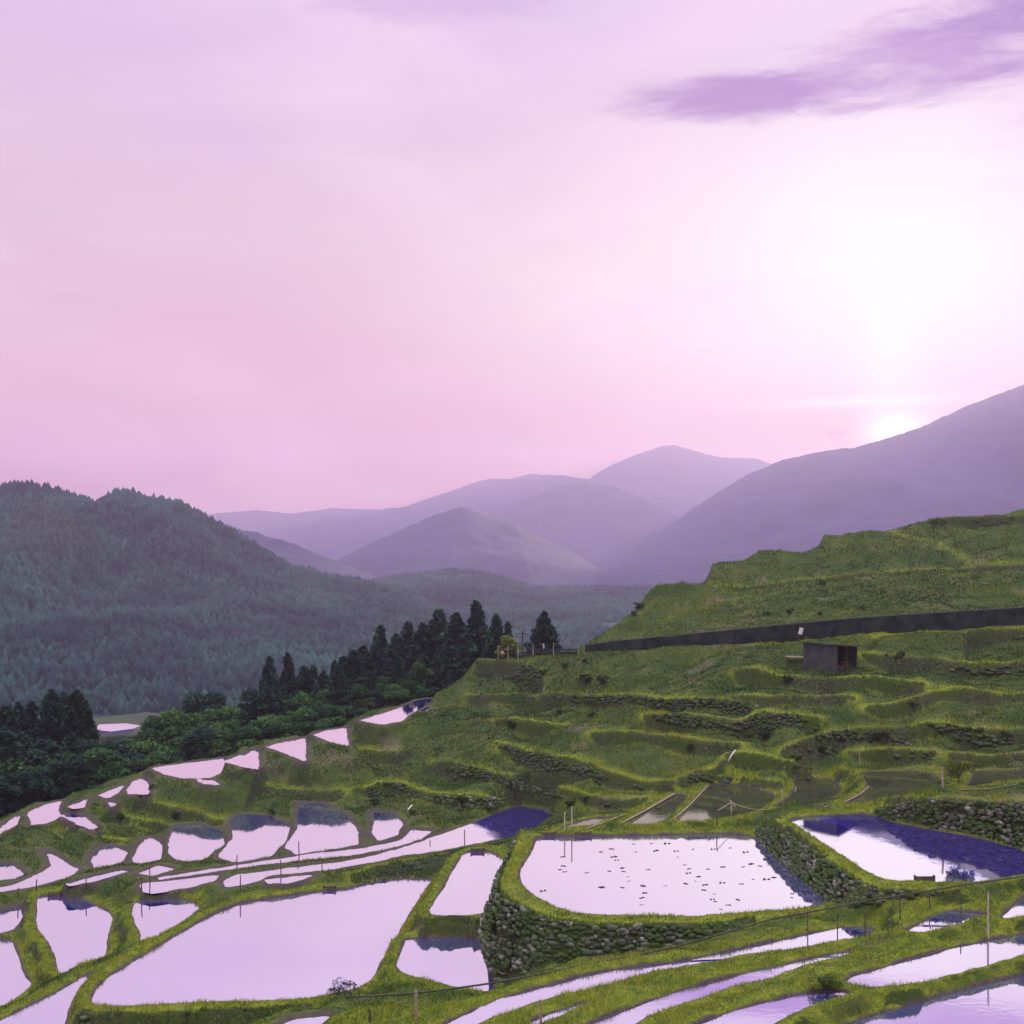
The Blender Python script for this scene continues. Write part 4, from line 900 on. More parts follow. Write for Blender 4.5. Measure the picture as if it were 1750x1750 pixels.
def leaves(name, P, size, tone, r_, up=0.35, droop=0.0, asp=1.5):
    n = len(P); N = r_.normal(0, 1, (n, 3)); N[:, 2] = np.abs(N[:, 2]) + up; N /= np.linalg.norm(N, axis=1)[:, None]
    A = np.cross(N, r_.normal(0, 1, (n, 3))); A /= np.linalg.norm(A, axis=1)[:, None]; A[:, 2] -= droop; B = np.cross(N, A)
    s = (size * r_.uniform(0.6, 1.4, n))[:, None]
    V = np.stack([P - A * s * asp, P - B * s * 0.6, P + A * s * asp, P + B * s * 0.6], 1)
    Qd = np.arange(n * 4).reshape(n, 4); me = npmesh(name, V.reshape(-1, 3), Qd); fattr(me, 'tone', np.repeat(tone, 4)); return me
def cedar_mesh(seed, H_=10.0, Rr=1.75, n=5200):
    r_ = np.random.default_rng(seed); nb = 95; t = np.sort(r_.uniform(0.06, 0.99, nb)) 
    az_ = np.arange(nb) * 2.4 + r_.normal(0, .3, nb); ln = Rr * ((1 - t) ** 0.82) * r_.uniform(0.62, 1.12, nb) + 0.10
    bi = r_.integers(0, nb, n); k = r_.beta(2.0, 1.1, n); spread = ln[bi] * 0.28 * (1.1 - 0.5 * k)
    a = az_[bi] + r_.normal(0, 0.16, n); rr = ln[bi] * k
    P = np.stack([np.cos(a) * rr, np.sin(a) * rr, H_ * (0.08 + 0.90 * t[bi]) + 0.35 * k * 0 - rr * 0.22 + r_.normal(0, 0.14, n)], 1); P[:, :2] += r_.normal(0, 0.07, (n, 2))
    top = np.stack([r_.normal(0, .05, 60), r_.normal(0, .05, 60), r_.uniform(H_ * .93, H_ * 1.01, 60)], 1); P = np.vstack([P, top])
    tone = np.clip(r_.normal(0.4, 0.22, len(P)) + 0.25 * np.r_[r_.normal(0, 1, nb)[bi], np.zeros(60)] * 0.5, 0, 1)
    return leaves('crown', P, 0.17, tone, r_, 0.4, 0.25, 1.5)
def broad_mesh(seed, H_=8.0, Rr=3.2, n=9000, nl=26, size=0.15, low=0.25):
    r_ = np.random.default_rng(seed); Cn = r_.normal(0, 1, (nl, 3)); Cn /= np.linalg.norm(Cn, axis=1)[:, None]; Cn *= r_.uniform(0.35, 0.85, nl)[:, None]
    Cn[:, 0] *= Rr; Cn[:, 1] *= Rr; Cn[:, 2] = H_ * (low + (1 - low) / 2) + Cn[:, 2] * H_ * (1 - low) / 2 * 0.9; rad = r_.uniform(0.22, 0.42, nl) * Rr
    li = r_.integers(0, nl, n); d = r_.normal(0, 1, (n, 3)); d /= np.linalg.norm(d, axis=1)[:, None]; d[:, 2] = np.where(d[:, 2] < -0.3, -d[:, 2], d[:, 2])
    P = Cn[li] + d * (rad[li] * r_.uniform(0.7, 1.05, n))[:, None] * np.array([1, 1, 0.75])
    tone = np.clip(r_.normal(0.42, 0.2, n) + r_.normal(0, 0.16, nl)[li], 0, 1); return leaves('crown', P, size, tone, r_, 0.5, 0.0, 1.2)
def trunk_mesh(H_, r0, limbs, seed, spread=1.5):
    random.seed(seed); mb = MB(); pts_ = [(random.uniform(-.1, .1) * (i > 0), random.uniform(-.1, .1) * (i > 0), -2.5 * (i == 0) + H_ * i / 5) for i in range(6)]
    mb.tube(pts_, [r0 * (1.25 - i * 0.22) if i < 5 else r0 * 0.12 for i in range(6)], 7)
    for j in range(limbs):
        z = H_ * random.uniform(0.3, 0.8); a = j * 2.4; l_ = spread * random.uniform(.6, 1)
        mb.tube([(0, 0, z), (math.cos(a) * l_ * .5, math.sin(a) * l_ * .5, z + .45 * l_), (math.cos(a) * l_, math.sin(a) * l_, z + .8 * l_)], [r0 * .4, r0 * .25, r0 * .08], 5)
    return mb.mesh('trunk')
PROTO = {}
for i in range(4): PROTO['cedar', i] = (trunk_mesh(9.6, 0.16, 0, i), cedar_mesh(100 + i, Rr=2.5 + 0.3 * (i % 2)), 'cedar_leaf', 10.0)
for i in range(4): PROTO['broad', i] = (trunk_mesh(6.0, 0.2, 7, 20 + i, 2.2), broad_mesh(200 + i), 'broad_leaf', 8.0)
for i in range(2): PROTO['dark', i] = (trunk_mesh(6.0, 0.2, 7, 30 + i, 1.8), broad_mesh(300 + i, Rr=2.6, low=0.15), 'cedar_leaf', 8.0)
for k_, (tm, cm, lm, hh) in PROTO.items(): tm.materials.append(M['bark']); cm.materials.append(M[lm])
def tree(kind, i, x, y, z, h, wf, label, group, name, cat='tree'):
    tm, cm, lm, hh = PROTO[kind, i]; s = h / hh; o = empty(name, (x, y, z), random.uniform(0, 6.28)); o.scale = (s * wf, s * wf, s)
    tag(o, label, cat, group); link('trunk', tm, None, o); link('crown', cm, None, o); return o
EX = np.array([e_[0] for e_ in edge]); ED = np.array([e_[1] for e_ in ed])
def gz(x, y): return float(ground(np.array([min(max(x, -71.5), 87)]), np.array([min(y, 204.0)]))[0])
def place_tree(kind, i, u, vt, dd, label, group, name, wf=1.0):
    D = float(np.interp(u, EX, ED)) + dd + float(np.interp(u, [0, 400, 640, 760, 800, 870], [12, 18, 22, 22, 12, 4])); x = (u - 875) / F * D; zt = CZ - (vt - HV) / F * D; z = gz(x, D)
    return tree(kind, i % (4 if kind != 'dark' else 2), x, D, z - 0.3, max(2.0, zt - z + 0.3), wf, label, group, name)
CED = [(814,1030,14,1.0,'tallest cedar of the ridge, pointed against the pale hills'),(780,1050,13,1.15,'cedar just left of the tallest pointed one'),(750,1044,17,1.0,'narrow pointed cedar, third from the right end of the dark ridge stand'),
 (848,1052,12,.8,'slim ragged cedar right of the tallest one'),(868,1066,14,.8,'short cedar behind the pale green young tree'),(722,1067,16,1.1,'cedar with a broad top in the middle of the ridge stand'),
 (698,1065,19,.9,'pointed cedar left of the broad topped one in the ridge stand'),(678,1085,16,1.1,'lower rounded cedar beside the pointed pair on the ridge'),(650,1072,20,.9,'sharp cedar standing clear at the left part of the ridge stand'),
 (622,1105,18,1.2,'blunt cedar left of the sharp clear standing one'),(604,1112,17,1.1,'blunt cedar at the left shoulder of the ridge stand'),(588,1122,18,1.1,'lowest shoulder cedar of the ridge stand'),
 (572,1131,20,.8,'small lone pointed cedar between the twin cedars and the ridge stand'),(553,1148,18,1.0,'squat cedar left of the small lone one'),(535,1140,19,.9,'ragged low cedar right of the twin pointed cedars'),(519,1138,20,.9,'ragged cedar next to the twin pointed cedars'),
 (492,1119,22,.75,'right one of the twin pointed cedars in front of the misty slope'),(460,1124,22,.75,'left one of the twin pointed cedars in front of the misty slope'),
 (10,1208,16,1.0,'leftmost cedar, cut by the left edge'),(31,1203,18,.8,'second cedar from the left edge'),(54,1203,16,.9,'third cedar from the left edge, slightly rounded'),(88,1181,17,1.0,'fourth cedar from the left, pointed and taller than those before'),
 (108,1187,19,.9,'cedar between the two highest tops of the left stand'),(131,1181,16,1.15,'broad cedar at the right end of the left stand'),(150,1215,14,.8,'low cedar on the right flank of the left stand')]
for j, (u, vt, dd, wf, lb) in enumerate(CED):
    place_tree('cedar', j, u, vt, dd, lb, 'cedars in the left stand' if u < 160 else 'cedars on the ridge', 'cedar_tree', wf * 1.22)
random.seed(11)
for j in range(40):        # dark interior trees of the stands
    u = random.uniform(400, 800) if j > 17 else random.uniform(-20, 158)
    vt = np.interp(u, [0, 150, 400, 500, 620, 700, 800], [1250, 1255, 1195, 1165, 1130, 1100, 1085]) + random.uniform(-4, 26)
    if u < 160: place_tree('cedar', j, u, vt, random.uniform(8, 13), 'dark cedar packed inside the stand at the left edge', 'cedars packed in the left stand', 'cedar_tree', 1.5)
    else: place_tree('cedar', j, u, vt, random.uniform(7, 12), 'dark cedar packed low in the stand under the ridge tops', 'cedars packed under the ridge', 'cedar_tree', 1.35)
for u, vt, dd, wf, lb in [(386,1163,18,.95,'large dark round tree left of the twin cedars'),(420,1158,19,.8,'dark tree joined to the large round one'),(345,1172,24,.75,'dark round tree rising behind the light green crowns'),(322,1178,26,.7,'smaller dark round tree behind the light green crowns'),(286,1192,30,.6,'dark rounded tree right of the valley water'),(266,1204,28,.5,'small dark bush-like tree beside the valley water')]:
    place_tree('dark', int(u), u, vt, dd, lb, 'dark round trees by the valley', 'evergreen_tree', wf)
for u, vt, dd, wf, lb in [(345,1196,13,.9,'highest light green tree of the group left of centre'),(300,1208,12,.9,'light green tree left of the highest one'),(392,1203,11,.9,'light green tree in front of the large dark round tree'),(250,1232,11,.9,'light green tree just right of the valley water'),
    (205,1250,10,.9,'green tree below the valley water'),(520,1180,9,.85,'left tree of the light green row above the edge paddies'),(565,1166,9,.9,'second tree of the light green row above the edge paddies'),(610,1160,8,.85,'third tree of the light green row above the edge paddies'),(655,1157,8,.8,'right tree of the light green row above the edge paddies'),
    (709,1115,8,.6,'loose leafy tree glowing green in front of the dark ridge cedars'),(690,1150,6,.6,'low leafy tree at the foot of the ridge cedars'),(485,1205,7,.8,'low leafy tree at the start of the light green row')]:
    place_tree('broad', int(u), u, vt, dd, lb, 'light green broadleaf trees along the terraces', 'broadleaf_tree', wf)
for j in range(44):        # the leafy fringe below the terrace edge
    u = -30 + j * 17.5 + random.uniform(-6, 6)
    if u > 735: break
    vt = np.interp(u, [0, 100, 200, 300, 400, 470, 560, 640, 740], [1330, 1300, 1275, 1255, 1240, 1225, 1205, 1185, 1172]) + random.uniform(-14, 16)
    place_tree('broad' if j % 3 and u > 120 else 'dark', j, u, vt, random.uniform(3.5, 6.5), 'leafy tree in the fringe just below the terrace edge', 'leafy fringe below the terrace edge', 'broadleaf_tree', random.uniform(0.95, 1.3))
for j in range(22):
    u = -30 + j * 22 + random.uniform(-6, 6)
    vt = np.interp(u, [0, 150, 240, 430], [1265, 1262, 1262, 1225]) + random.uniform(-8, 14)
    place_tree('broad' if j % 2 else 'dark', j + 1, u, vt, random.uniform(8, 13), 'leafy tree behind the fringe, between the left cedars and the light green crowns', 'trees behind the leafy fringe', 'broadleaf_tree', random.uniform(0.9, 1.2))
# trees at the road end
D = 139.0; x = (930 - 875) / F * D; z = gz(x, D); PROTO['wide', 0] = (PROTO['dark', 0][0], cedar_mesh(431, 10.0, 4.9, 8000), 'cedar_leaf', 10.0); PROTO['wide', 0][1].materials.append(M['cedar_leaf']); tree('wide', 0, x, D, z - .5, CZ - (1045 - HV) / F * D - z + .5, 1.0, 'broad dark evergreen standing alone by the road end', None, 'evergreen_tree')
PROTO['young', 0] = (PROTO['broad', 1][0], broad_mesh(411, 8.0, 2.6, 3600, 24, 0.20, 0.0), 'bright_leaf', 8.0); PROTO['young', 0][1].materials.append(M['bright_leaf'])
D = 133.5; x = (870 - 875) / F * D; z = gz(x, D); tree('young', 0, x, D, z, CZ - (1083 - HV) / F * D - z, 1.5, 'pale green young tree behind the road posts', None, 'young_tree')

# ------------------------------------------------------------------ shrubs
SHM = [broad_mesh(500 + i, 1.0, 0.75, 1300, 14, 0.045, 0.0) for i in range(3)]
for mm in SHM: mm.materials.append(M['shrub_leaf'])
STM = trunk_mesh(0.6, 0.03, 5, 77, 0.35); STM.materials.append(M['bark'])
SHR = [(999,1133,12,'small dark round shrub just under the left end of the retaining wall'),(966,1142,14,'low dark shrub on the slope below the road posts'),(928,1152,14,'small dark shrub above the grey knoll wall'),(1000,1168,26,'large dark shrub left of the hillside middle'),(1030,1170,24,'dark shrub joined to the large one on its right'),
 (1090,1040,18,'dark bush sticking out of the left edge of the upper slope'),(1083,1052,12,'small bush under the dark bush of the upper slope edge'),(1310,1052,12,'dark tuft in the middle of the upper slope'),(1350,1048,14,'second dark tuft of the upper slope, above the notice'),(1400,1052,12,'third dark tuft of the upper slope'),(1405,1000,12,'dark tuft beside the ridge line of the upper slope'),(1475,1042,10,'right dark tuft of the upper slope'),
 (874,1245,22,'dark bush in the hollow right of the upper wire'),(955,1222,14,'dark bush above the centre ledge'),(1010,1224,14,'dark bush below the mossy high ledge'),(1180,1283,18,'dark bush on the middle slope below the tall ledge wall'),(1345,1168,20,'dark bush left below the shed'),(1310,1262,24,'dark bush right of the tall dark ledge wall'),(1495,1268,26,'dark bush on the lower right slope'),(1512,1262,18,'dark bush beside the lower right one'),
 (1720,1262,20,'dark bush by the rubble at the right edge'),(1405,1285,14,'dark bush above the silty terraces'),(1540,1122,14,'dark bush on the long mossy wall'),(790,1372,20,'dark bush behind the indigo pond'),(840,1372,16,'smaller dark bush behind the indigo pond'),(705,1392,12,'dark bush on the bank of the small round paddy'),(640,1375,18,'dark bush above the small round paddy'),(465,1392,14,'dark bush behind the row of round paddies'),(300,1400,18,'dark bush on the left slope above the round paddies'),
 (205,1400,14,'dark bush left on the slope near the edge paddies'),(260,1348,12,'dark bush beside the edge paddies'),(1125,1388,12,'bush at the end of the white log'),(975,1378,20,'dark leafy bush behind the two pale stakes'),(1000,1372,16,'smaller leafy bush right of the one behind the stakes'),(1440,1268,12,'small dark bush by the lone stake of the slope'),(1560,1208,14,'dark bush under the golden bank of the right slope'),(1335,1098,8,'small shrub at the foot of the retaining wall')]
for j, (u, v, px, lb) in enumerate(SHR):
    k = hit(u, v); s = px / F * k.y; o = empty('shrub', (k.x, k.y, k.z - 0.1 * s), j * 1.3); o.scale = (s * 0.75, s * 0.75, s * 0.8)
    tag(o, lb, 'shrub', 'dark shrubs on the terraces'); link('stem', STM, None, o); link('foliage', SHM[j % 3], None, o)
DM = broad_mesh(600, 1.0, 0.8, 900, 18, 0.035, 0.05); DM.materials.append(M['dusky_leaf'])
k = hit(580, 1702); o = empty('bush', (k.x, k.y, k.z - 0.1)); o.scale = (1.3, 0.8, 1.05); tag(o, 'dusky twiggy bush on the near bank of the largest left paddy', 'bush'); link('stem', STM, None, o); link('foliage', DM, None, o)
YM = broad_mesh(610, 1.0, 0.9, 1500, 12, 0.05, 0.0); YM.materials.append(M['bright_leaf'])
k = hit(1640, 1338); o = empty('bush', (k.x, k.y, k.z - 0.1)); o.scale = (1.3, 1.0, 1.7); tag(o, 'straw coloured bush beside the pale square post', 'bush'); link('stem', STM, None, o); link('foliage', YM, None, o)
IM = broad_mesh(620, 1.0, 0.9, 3000, 14, 0.04, 0.0); IM.materials.append(M['grass_blade'])
k = PH(1411, 1697, 19.4); o = empty('grass_tussock', k); o.scale = (1.05, 0.75, 0.75); tag(o, 'round green tussock standing in the narrow flooded strip, lower right', 'tussock'); link('foliage', IM, None, o)

# ------------------------------------------------------------------ posts, wires, logs
def post_mesh(name, r, h, seed, square=False):
    random.seed(seed); mb = MB(); n = 4 if square else 7
    mb.tube([(0, 0, -0.5), (0.01, 0, 0), (random.uniform(-.02, .02), random.uniform(-.02, .02), h * .6), (random.uniform(-.04, .04), random.uniform(-.03, .03), h)], [r, r, r * .94, r * .86], n)
    return mb.mesh(name)
def post(u, vb, vt, r, m, label, group, name='stake', square=False):
    k = hit(u, vb); h = (vb - vt) / F * k.y; me = post_mesh(name, r, h, int(u), square)
    o = link(name, me, M[m], loc=k); tag(o, label, 'post' if r > 0.05 else 'stake', group); return k, h
post(1611,1347,1312,.075,'pale_wood','pale square post on the grassy bank at the right, beside the straw coloured bush','pale posts','wooden_post',True)
post(1337,1367,1348,.06,'pale_wood','short pale post between two silty terraces','pale posts','wooden_post')
k1, h1 = post(1250,1394,1368,.06,'pale_wood','pale post holding a rope in the silty terrace','pale posts','wooden_post')
k2, h2 = post(1225,1411,1385,.04,'dark_wood','thin dark stake at the near side of the roped terrace','stakes by the roped terrace')
post(965,1417,1388,.05,'pale_wood','left of the two pale stakes behind the pond','pale posts'); post(977,1415,1378,.05,'pale_wood','right and taller of the two pale stakes behind the pond','pale posts')
post(1469,1311,1276,.045,'wood','lone stake on the slope above the silty terraces','stakes on the slope')
post(1688,1603,1526,.05,'pale_wood','tall pale post on the grassy bank, lower right','pale posts','wooden_post')
post(711,1740,1693,.075,'wood','thick weathered post on the bottom bank near the centre left','pale posts','wooden_post',True)
post(632,1748,1725,.05,'dark_wood','short dark post at the bottom edge, left of the thick weathered one','dark posts')
post(924,1752,1709,.055,'wood','slim weathered post at the bottom edge near the centre','pale posts')
for u, vb, vt, lb in [(1642,1578,1533,'dark stake right of the narrow flooded strips, near the tall pale post'),(1431,1606,1562,'dark stake in the far end of the uppermost foreground strip'),(1478,1602,1560,'second dark stake at the far end of the uppermost foreground strip'),(1538,1572,1534,'dark stake under the handrail below the half shaded pond'),(1589,1552,1526,'short dark stake under the handrail, nearest the half shaded pond'),(1380,1592,1560,'dark stake under the handrail in front of the pink pond')]:
    post(u, vb, vt, .032, 'dark_wood', lb, 'dark stakes under the handrail')
STK = [(31,1534,1518),(62,1524,1503),(147,1520,1502),(202,1517,1502),(242,1524,1500),(256,1507,1482),(405,1484,1462),(411,1524,1496),(480,1494,1470),(511,1461,1438),(550,1484,1471),(735,1448,1436),(794,1443,1418)]
for (u, vb, vt), w_ in zip(STK, 'first second third fourth fifth sixth seventh eighth ninth tenth eleventh twelfth thirteenth'.split()):
    post(u, vb, vt, .042, 'dark_wood', 'thin dark stake along the curved narrow paddies, %s from the left' % w_, 'stakes along the curved narrow paddies')
def wire(name, P, r, m, label, cat, sag=0.0, n=6):
    Q_ = []
    for a, b_ in zip(P[:-1], P[1:]):
        for j in range(n):
            t_ = j / n; Q_.append((a[0] + (b_[0] - a[0]) * t_, a[1] + (b_[1] - a[1]) * t_, a[2] + (b_[2] - a[2]) * t_ - sag * 4 * t_ * (1 - t_)))
    Q_.append(tuple(P[-1])); mb = MB(); mb.tube(Q_, r, 6); o = mb.build(name, M[m], smooth=True); tag(o, label, cat); return o
wire('handrail_cable', [PT(*q) for q in [(592,1704,50.5),(711,1697,50.2),(841,1680,50.5),(979,1653,51.6),(1150,1619,53.2),(1321,1570,55.4),(1493,1537,56.9),(1647,1512,58),(1750,1497,58.6),(1830,1486,59)]], .045, 'cable', 'long dark cable running along the foreground banks to the right edge', 'cable', 0.02)
wl = []
for u, v in [(509,1329),(600,1310),(671,1294),(750,1274),(820,1243),(886,1214),(936,1203),(1007,1181),(1087,1141)]:
    k = hit(u, v + 9); wl.append((k.x, k.y, CZ - (v - HV) / F * k.y))
wire('fence_wire', wl, .035, 'cable', 'thin dark wire crossing the grassy slope from centre to upper right', 'wire', 0.05)
for (x_, y_, z_), w_ in zip(wl[1:-1], 'first second third fourth fifth sixth seventh'.split()):
    g_ = gz(x_, y_); me = post_mesh('stake', .03, max(.3, z_ - g_), int(x_ * 10)); o = link('stake', me, M['dark_wood'], loc=(x_, y_, g_)); tag(o, 'small stake holding the slope wire, %s from the left' % w_, 'stake', 'stakes of the slope wire')
a = (k1.x, k1.y, k1.z + h1 * .9); kk_ = hit(1318, 1386); wire('rope', [(k2.x, k2.y, k2.z + h2 * .95), a], .025, 'pale_wood', 'pale rope slanting between the dark stake and the pale post', 'rope', .03)
wire('rope', [a, (kk_.x, kk_.y, kk_.z + .15)], .018, 'pale_wood', 'slack pale rope from the pale post to the terrace bank', 'rope', .25)
wire('hose', [PT(821,1570,62.2), PT(822,1600,61.6), PT(826,1630,61), PT(840,1652,60.5), PT(858,1664,60.1), PT(874,1663,59.8)], .03, 'pale_wood', 'thin hose hanging down the bulging stone wall', 'hose')
def log(uv, r, m, label, name='log', lift=0.04):
    P = []
    for u, v in uv:
        k = hit(u, v); P.append((k.x, k.y, k.z + r + lift))
    mb = MB(); mb.tube(P, r, 8); tag(mb.build(name, M[m], smooth=True), label, 'log' if name == 'log' else 'pipe')
log([(1003,1418),(1035,1406),(1067,1394)], .035, 'pale_wood', 'short pale log lying behind the pond, left one of the logs')
log([(1062,1409),(1105,1386),(1153,1358)], .05, 'pale_wood', 'long pale log lying up the bank behind the pond')
log([(1152,1401),(1170,1386),(1190,1366),(1209,1345)], .035, 'pale_wood', 'pale pipe along the left edge of the roped terrace', 'pipe')
log([(1245,1303),(1250,1293),(1257,1284)], .05, 'white_paint', 'short white pipe leaning on the slope above the roped terrace', 'pipe')
log([(1290,1394),(1340,1376),(1358,1360),(1361,1346)], .035, 'wood', 'grey edging along the bank between the two left silty terraces', 'pipe')
log([(1408,1381),(1447,1371),(1470,1359),(1485,1346)], .035, 'pale_wood', 'pale edging round the end of the widest silty terrace', 'pipe')
log([(1640,1352),(1690,1350),(1740,1342)], .035, 'wood', 'grey pipe on the path above the long pale wall', 'pipe')
log([(697,1386),(704,1378)], .06, 'white_paint', 'short white stick on the bright grass bank behind the curved paddies', 'pipe')
for u, v, wpx, h, lb in [(935,1429,24,20.0,'dark sluice board at the back of the large pond, left one'),(997,1429,24,20.0,'dark sluice board at the back of the large pond, right one'),(816,1456,20,23.0,'dark sluice board at the far end of the narrow paddy beside the pond'),(93,1532,18,25.8,'dark sluice board at the back of the left pear shaped paddy'),
    (563,1521,18,24.4,'dark sluice board at the back of the largest left paddy'),(262,1537,20,24.9,'dark sluice board at the back of the small triangular paddy'),(1580,1506,30,18.45,'dark sluice board at the near edge of the half shaded pond')]:
    p = PH(u, v, h); w_ = wpx / F * p[1]; sb = empty('sluice', p); tag(sb, lb, 'sluice', 'sluice boards of the paddies')
    MB().box((0, 0, 0.06), (w_, 0.10, 0.40), 0, .01).build('board', M['dark_wood'], sb)
    for sx_ in (-1, 1): MB().box((sx_ * (w_ / 2 + .04), 0, 0.05), (0.09, 0.16, 0.55)).build('side_post', M['dark_wood'], sb)
# road end: posts, low rail, sign, pole
RD = 128.0
def road(u, vb): 
    k = hit(u, vb); return k
for (u, vt, w_) in zip((851, 868, 885, 911, 946, 988), (1103, 1102, 1102, 1101, 1098, 1103), 'first second third fourth fifth sixth'.split()):
    k = road(u, 1121); h = (k.z - (CZ - (vt - HV) / F * k.y)) * -1; me = post_mesh('road_post', .05, h, int(u)); o = link('road_post', me, M['pale_wood'], loc=k); tag(o, 'pale grey road edge post, %s from the left' % w_, 'post', 'posts along the road end')
k = road(929, 1120); mb = MB(); mb.tube([(0, 0, -.3), (0, 0, 1.25)], .04, 6); rp = link('marker_post', mb.mesh('marker_post'), M['dark_wood'], loc=k); tag(rp, 'marker with a white tip in front of the broad dark evergreen', 'post'); MB().box((0, 0, 1.1), (.16, .05, .55)).build('plate', M['white_paint'], rp)
k = road(859, 1121); sg = empty('warning_sign', k); tag(sg, 'small triangular white and red warning sign by the road end', 'sign')
MB().tube([(0, 0.04, -.3), (0, 0.04, .75)], .03, 6).build('pole', M['dark_wood'], sg)
tri = lambda s, y, z0: [(-s, y, z0), (s, y, z0), (0, y, z0 + s * 1.75)]
MB().add(tri(.42, 0, .5) + tri(.42, .03, .5), [(0, 1, 2), (5, 4, 3), (0, 3, 4, 1), (1, 4, 5, 2), (2, 5, 3, 0)]).build('rim', M['red_paint'], sg)
MB().add(tri(.32, -.012, .56) + tri(.32, -.004, .56), [(0, 1, 2), (5, 4, 3), (0, 3, 4, 1), (1, 4, 5, 2), (2, 5, 3, 0)]).build('face', M['white_paint'], sg)
a, b_ = road(884, 1120), road(990, 1119); rl = empty('guard_rail', a); tag(rl, 'low dark rail joining the road posts under the evergreen', 'rail')
P = [road(u, 1120) - a for u in range(884, 995, 15)]
MB().tube([p + Vector((0, .25, .30)) for p in P], .13, 6).build('lower_beam', M['barrier'], rl); MB().tube([p + Vector((0, .25, .62)) for p in P], .10, 6).build('upper_beam', M['barrier'], rl)
for p in P[::2]: MB().box(p + Vector((0, .42, .3)), (.1, .1, 1.0)).build('post', M['barrier'], rl)
D = 150; x = (893 - 875) / F * D; z = gz(x, D); pt = CZ - (1078 - HV) / F * D; up = empty('utility_pole', (x, D, z)); tag(up, 'thin utility pole with a crossarm left of the broad evergreen', 'pole')
MB().tube([(0, 0, -.4), (0, 0, pt - z)], [.14, .09], 8).build('pole', M['dark_wood'], up); MB().box((0, 0, pt - z - .35), (1.3, .1, .1)).build('crossarm', M['dark_wood'], up)
for sx_ in (-.55, 0.0, .55): MB().tube([(sx_, 0, pt - z - .3), (sx_, 0, pt - z - .08)], .05, 6).build('insulator', M['white_paint'], up)

# clumps of weed and mud breaking the pond's surface
CL = [(1455,480),(1470,495),(1490,535),(1500,552),(1525,580),(1530,600),(1595,622),(1605,660),(1595,685),(1593,718),(1560,455),(1640,412),(1665,450),(1720,412),(1385,455),(1430,550),(1625,543),(1320,558),(1385,630),(1495,632),(1710,625),(1100,648),(1180,543),(1200,525),(1200,480),(1210,553),(1550,415),(1440,440)]
CL = [(550 + a / 2.9167, 1300 + b_ / 2.9167) for a, b_ in CL]
CR = [(100,443),(200,440),(20,480),(55,520),(80,540),(75,560),(170,540),(245,530),(350,530),(360,455),(380,515),(430,525),(400,592),(465,590),(495,582),(60,612),(160,620),(245,608),(120,578),(150,645),(205,665),(195,690),(205,702),(320,692),(275,720),(240,740),(590,662),(590,682),(340,615),(15,450),(280,435),(110,600)]
CL += [(1150 + a / 2.9167, 1300 + b_ / 2.9167) for a, b_ in CR]
random.seed(5); cms = [stones('weed_clump', np.array([[random.uniform(-.15, .15), random.uniform(-.08, .08), 0.0] for _ in range(5)]), np.array([[random.uniform(.03, .10), random.uniform(.03, .06), random.uniform(.02, .05)] for _ in range(5)]), np.zeros(5), None, np.zeros(5), 1, .4) for _ in range(4)]
for mm in cms: mm.materials.append(M['mud_clump'])
for j, (u, v) in enumerate(CL):
    p = PH(u, v, 20.0); o = bpy.data.objects.new('weed_clump', cms[j % 4]); C.objects.link(o); o.location = p; s = random.uniform(.5, 1.25); o.scale = (s, s, s); o.rotation_euler = (0, 0, random.uniform(-.6, .6))
    tag(o, 'small dark clump of weed and mud breaking the surface of the large pink pond', 'clump', 'clumps in the large pond')

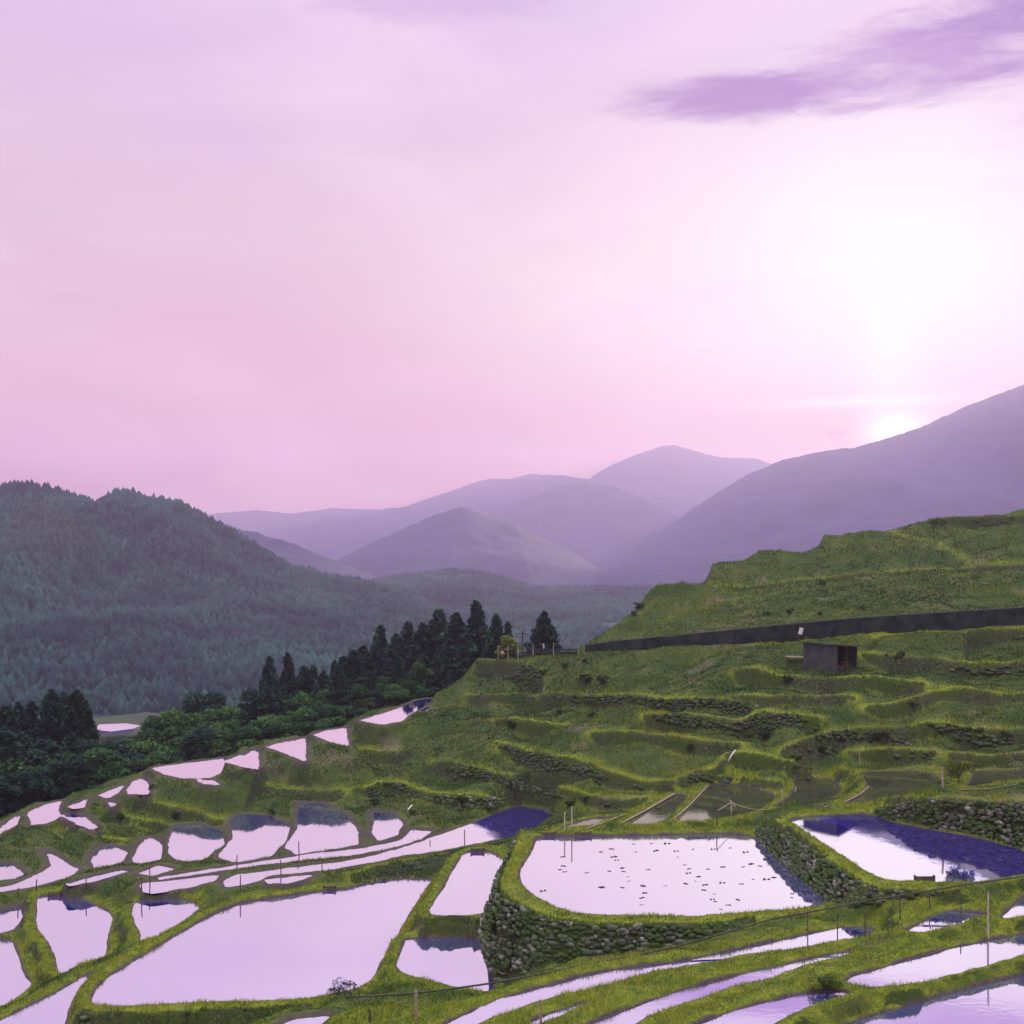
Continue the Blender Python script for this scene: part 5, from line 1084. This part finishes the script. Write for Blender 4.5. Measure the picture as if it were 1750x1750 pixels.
# ------------------------------------------------------------------ grass
r_ = np.random.default_rng(3); NB = 600000
cellw = np.clip(1.0 - (GY - 45) / 165, 0.12, 1) ** 2.0 * (dist > 0.10) * (1 - 0.93 * ((sty == 2) & (dist < np.where(GX < -5, 0.75, 0.4))))
U_ = GX / GY * F + 875; V_ = HV - (H - CZ) / GY * F
cellw = cellw * ((U_ > -60) & (U_ < 1810) & (V_ < 1800) & (GY < 156)); cw = cellw.ravel() * np.repeat(np.gradient(ys), NX)
ci = r_.choice(len(cw), NB, p=cw / cw.sum()); bx_ = G2[ci, 0] + r_.uniform(-.09, .09, NB); by_ = G2[ci, 1] + r_.uniform(-.1, .1, NB)
bz_ = ground(bx_, by_) - 0.02; clump = fbm(bx_, by_, 1.1, 3, 61); Dd = by_
hgt = (0.095 + 0.0006 * (Dd - 40)) * r_.uniform(0.6, 1.5, NB) * (1 + 0.9 * np.clip(clump * 2, -0.5, 1)); wd = 0.018 + 0.00026 * (Dd - 40)
an = r_.uniform(0, 6.28, NB); ln_ = r_.normal(0, .35, (NB, 2)) * hgt[:, None]
base3 = np.c_[bx_, by_, bz_]; off3 = np.c_[np.cos(an) * wd, np.sin(an) * wd, np.zeros(NB)]
V3 = np.stack([base3 - off3, base3 + off3, base3 + np.c_[ln_, hgt]], 1).reshape(-1, 3)
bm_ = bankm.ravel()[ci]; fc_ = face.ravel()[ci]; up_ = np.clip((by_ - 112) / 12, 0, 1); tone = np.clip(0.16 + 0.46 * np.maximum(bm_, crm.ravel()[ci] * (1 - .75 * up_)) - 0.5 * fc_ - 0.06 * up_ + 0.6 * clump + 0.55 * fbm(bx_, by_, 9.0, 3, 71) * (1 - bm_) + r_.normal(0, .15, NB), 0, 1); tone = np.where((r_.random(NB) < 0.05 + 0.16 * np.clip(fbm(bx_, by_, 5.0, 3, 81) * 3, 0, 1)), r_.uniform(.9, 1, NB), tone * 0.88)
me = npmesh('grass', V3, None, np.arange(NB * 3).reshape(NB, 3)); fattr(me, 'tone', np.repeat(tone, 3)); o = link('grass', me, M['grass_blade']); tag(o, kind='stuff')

# ------------------------------------------------------------------ the air
hz = MB().box((0, 3150, 290), (15400, 8100, 680)).mesh('haze'); hm = bpy.data.materials.new('haze'); hm.use_nodes = True; t = NT(hm.node_tree); t.n.clear()
pv = t.node('ShaderNodeVolumePrincipled'); pv.inputs['Color'].default_value = (0.64, 0.52, 0.86, 1); pv.inputs['Density'].default_value = 0.00018; pv.inputs['Anisotropy'].default_value = 0.35
ou = t.node('ShaderNodeOutputMaterial'); t.l.new(pv.outputs[0], ou.inputs['Volume']); hzo = link('haze', hz, hm); tag(hzo, kind='stuff')
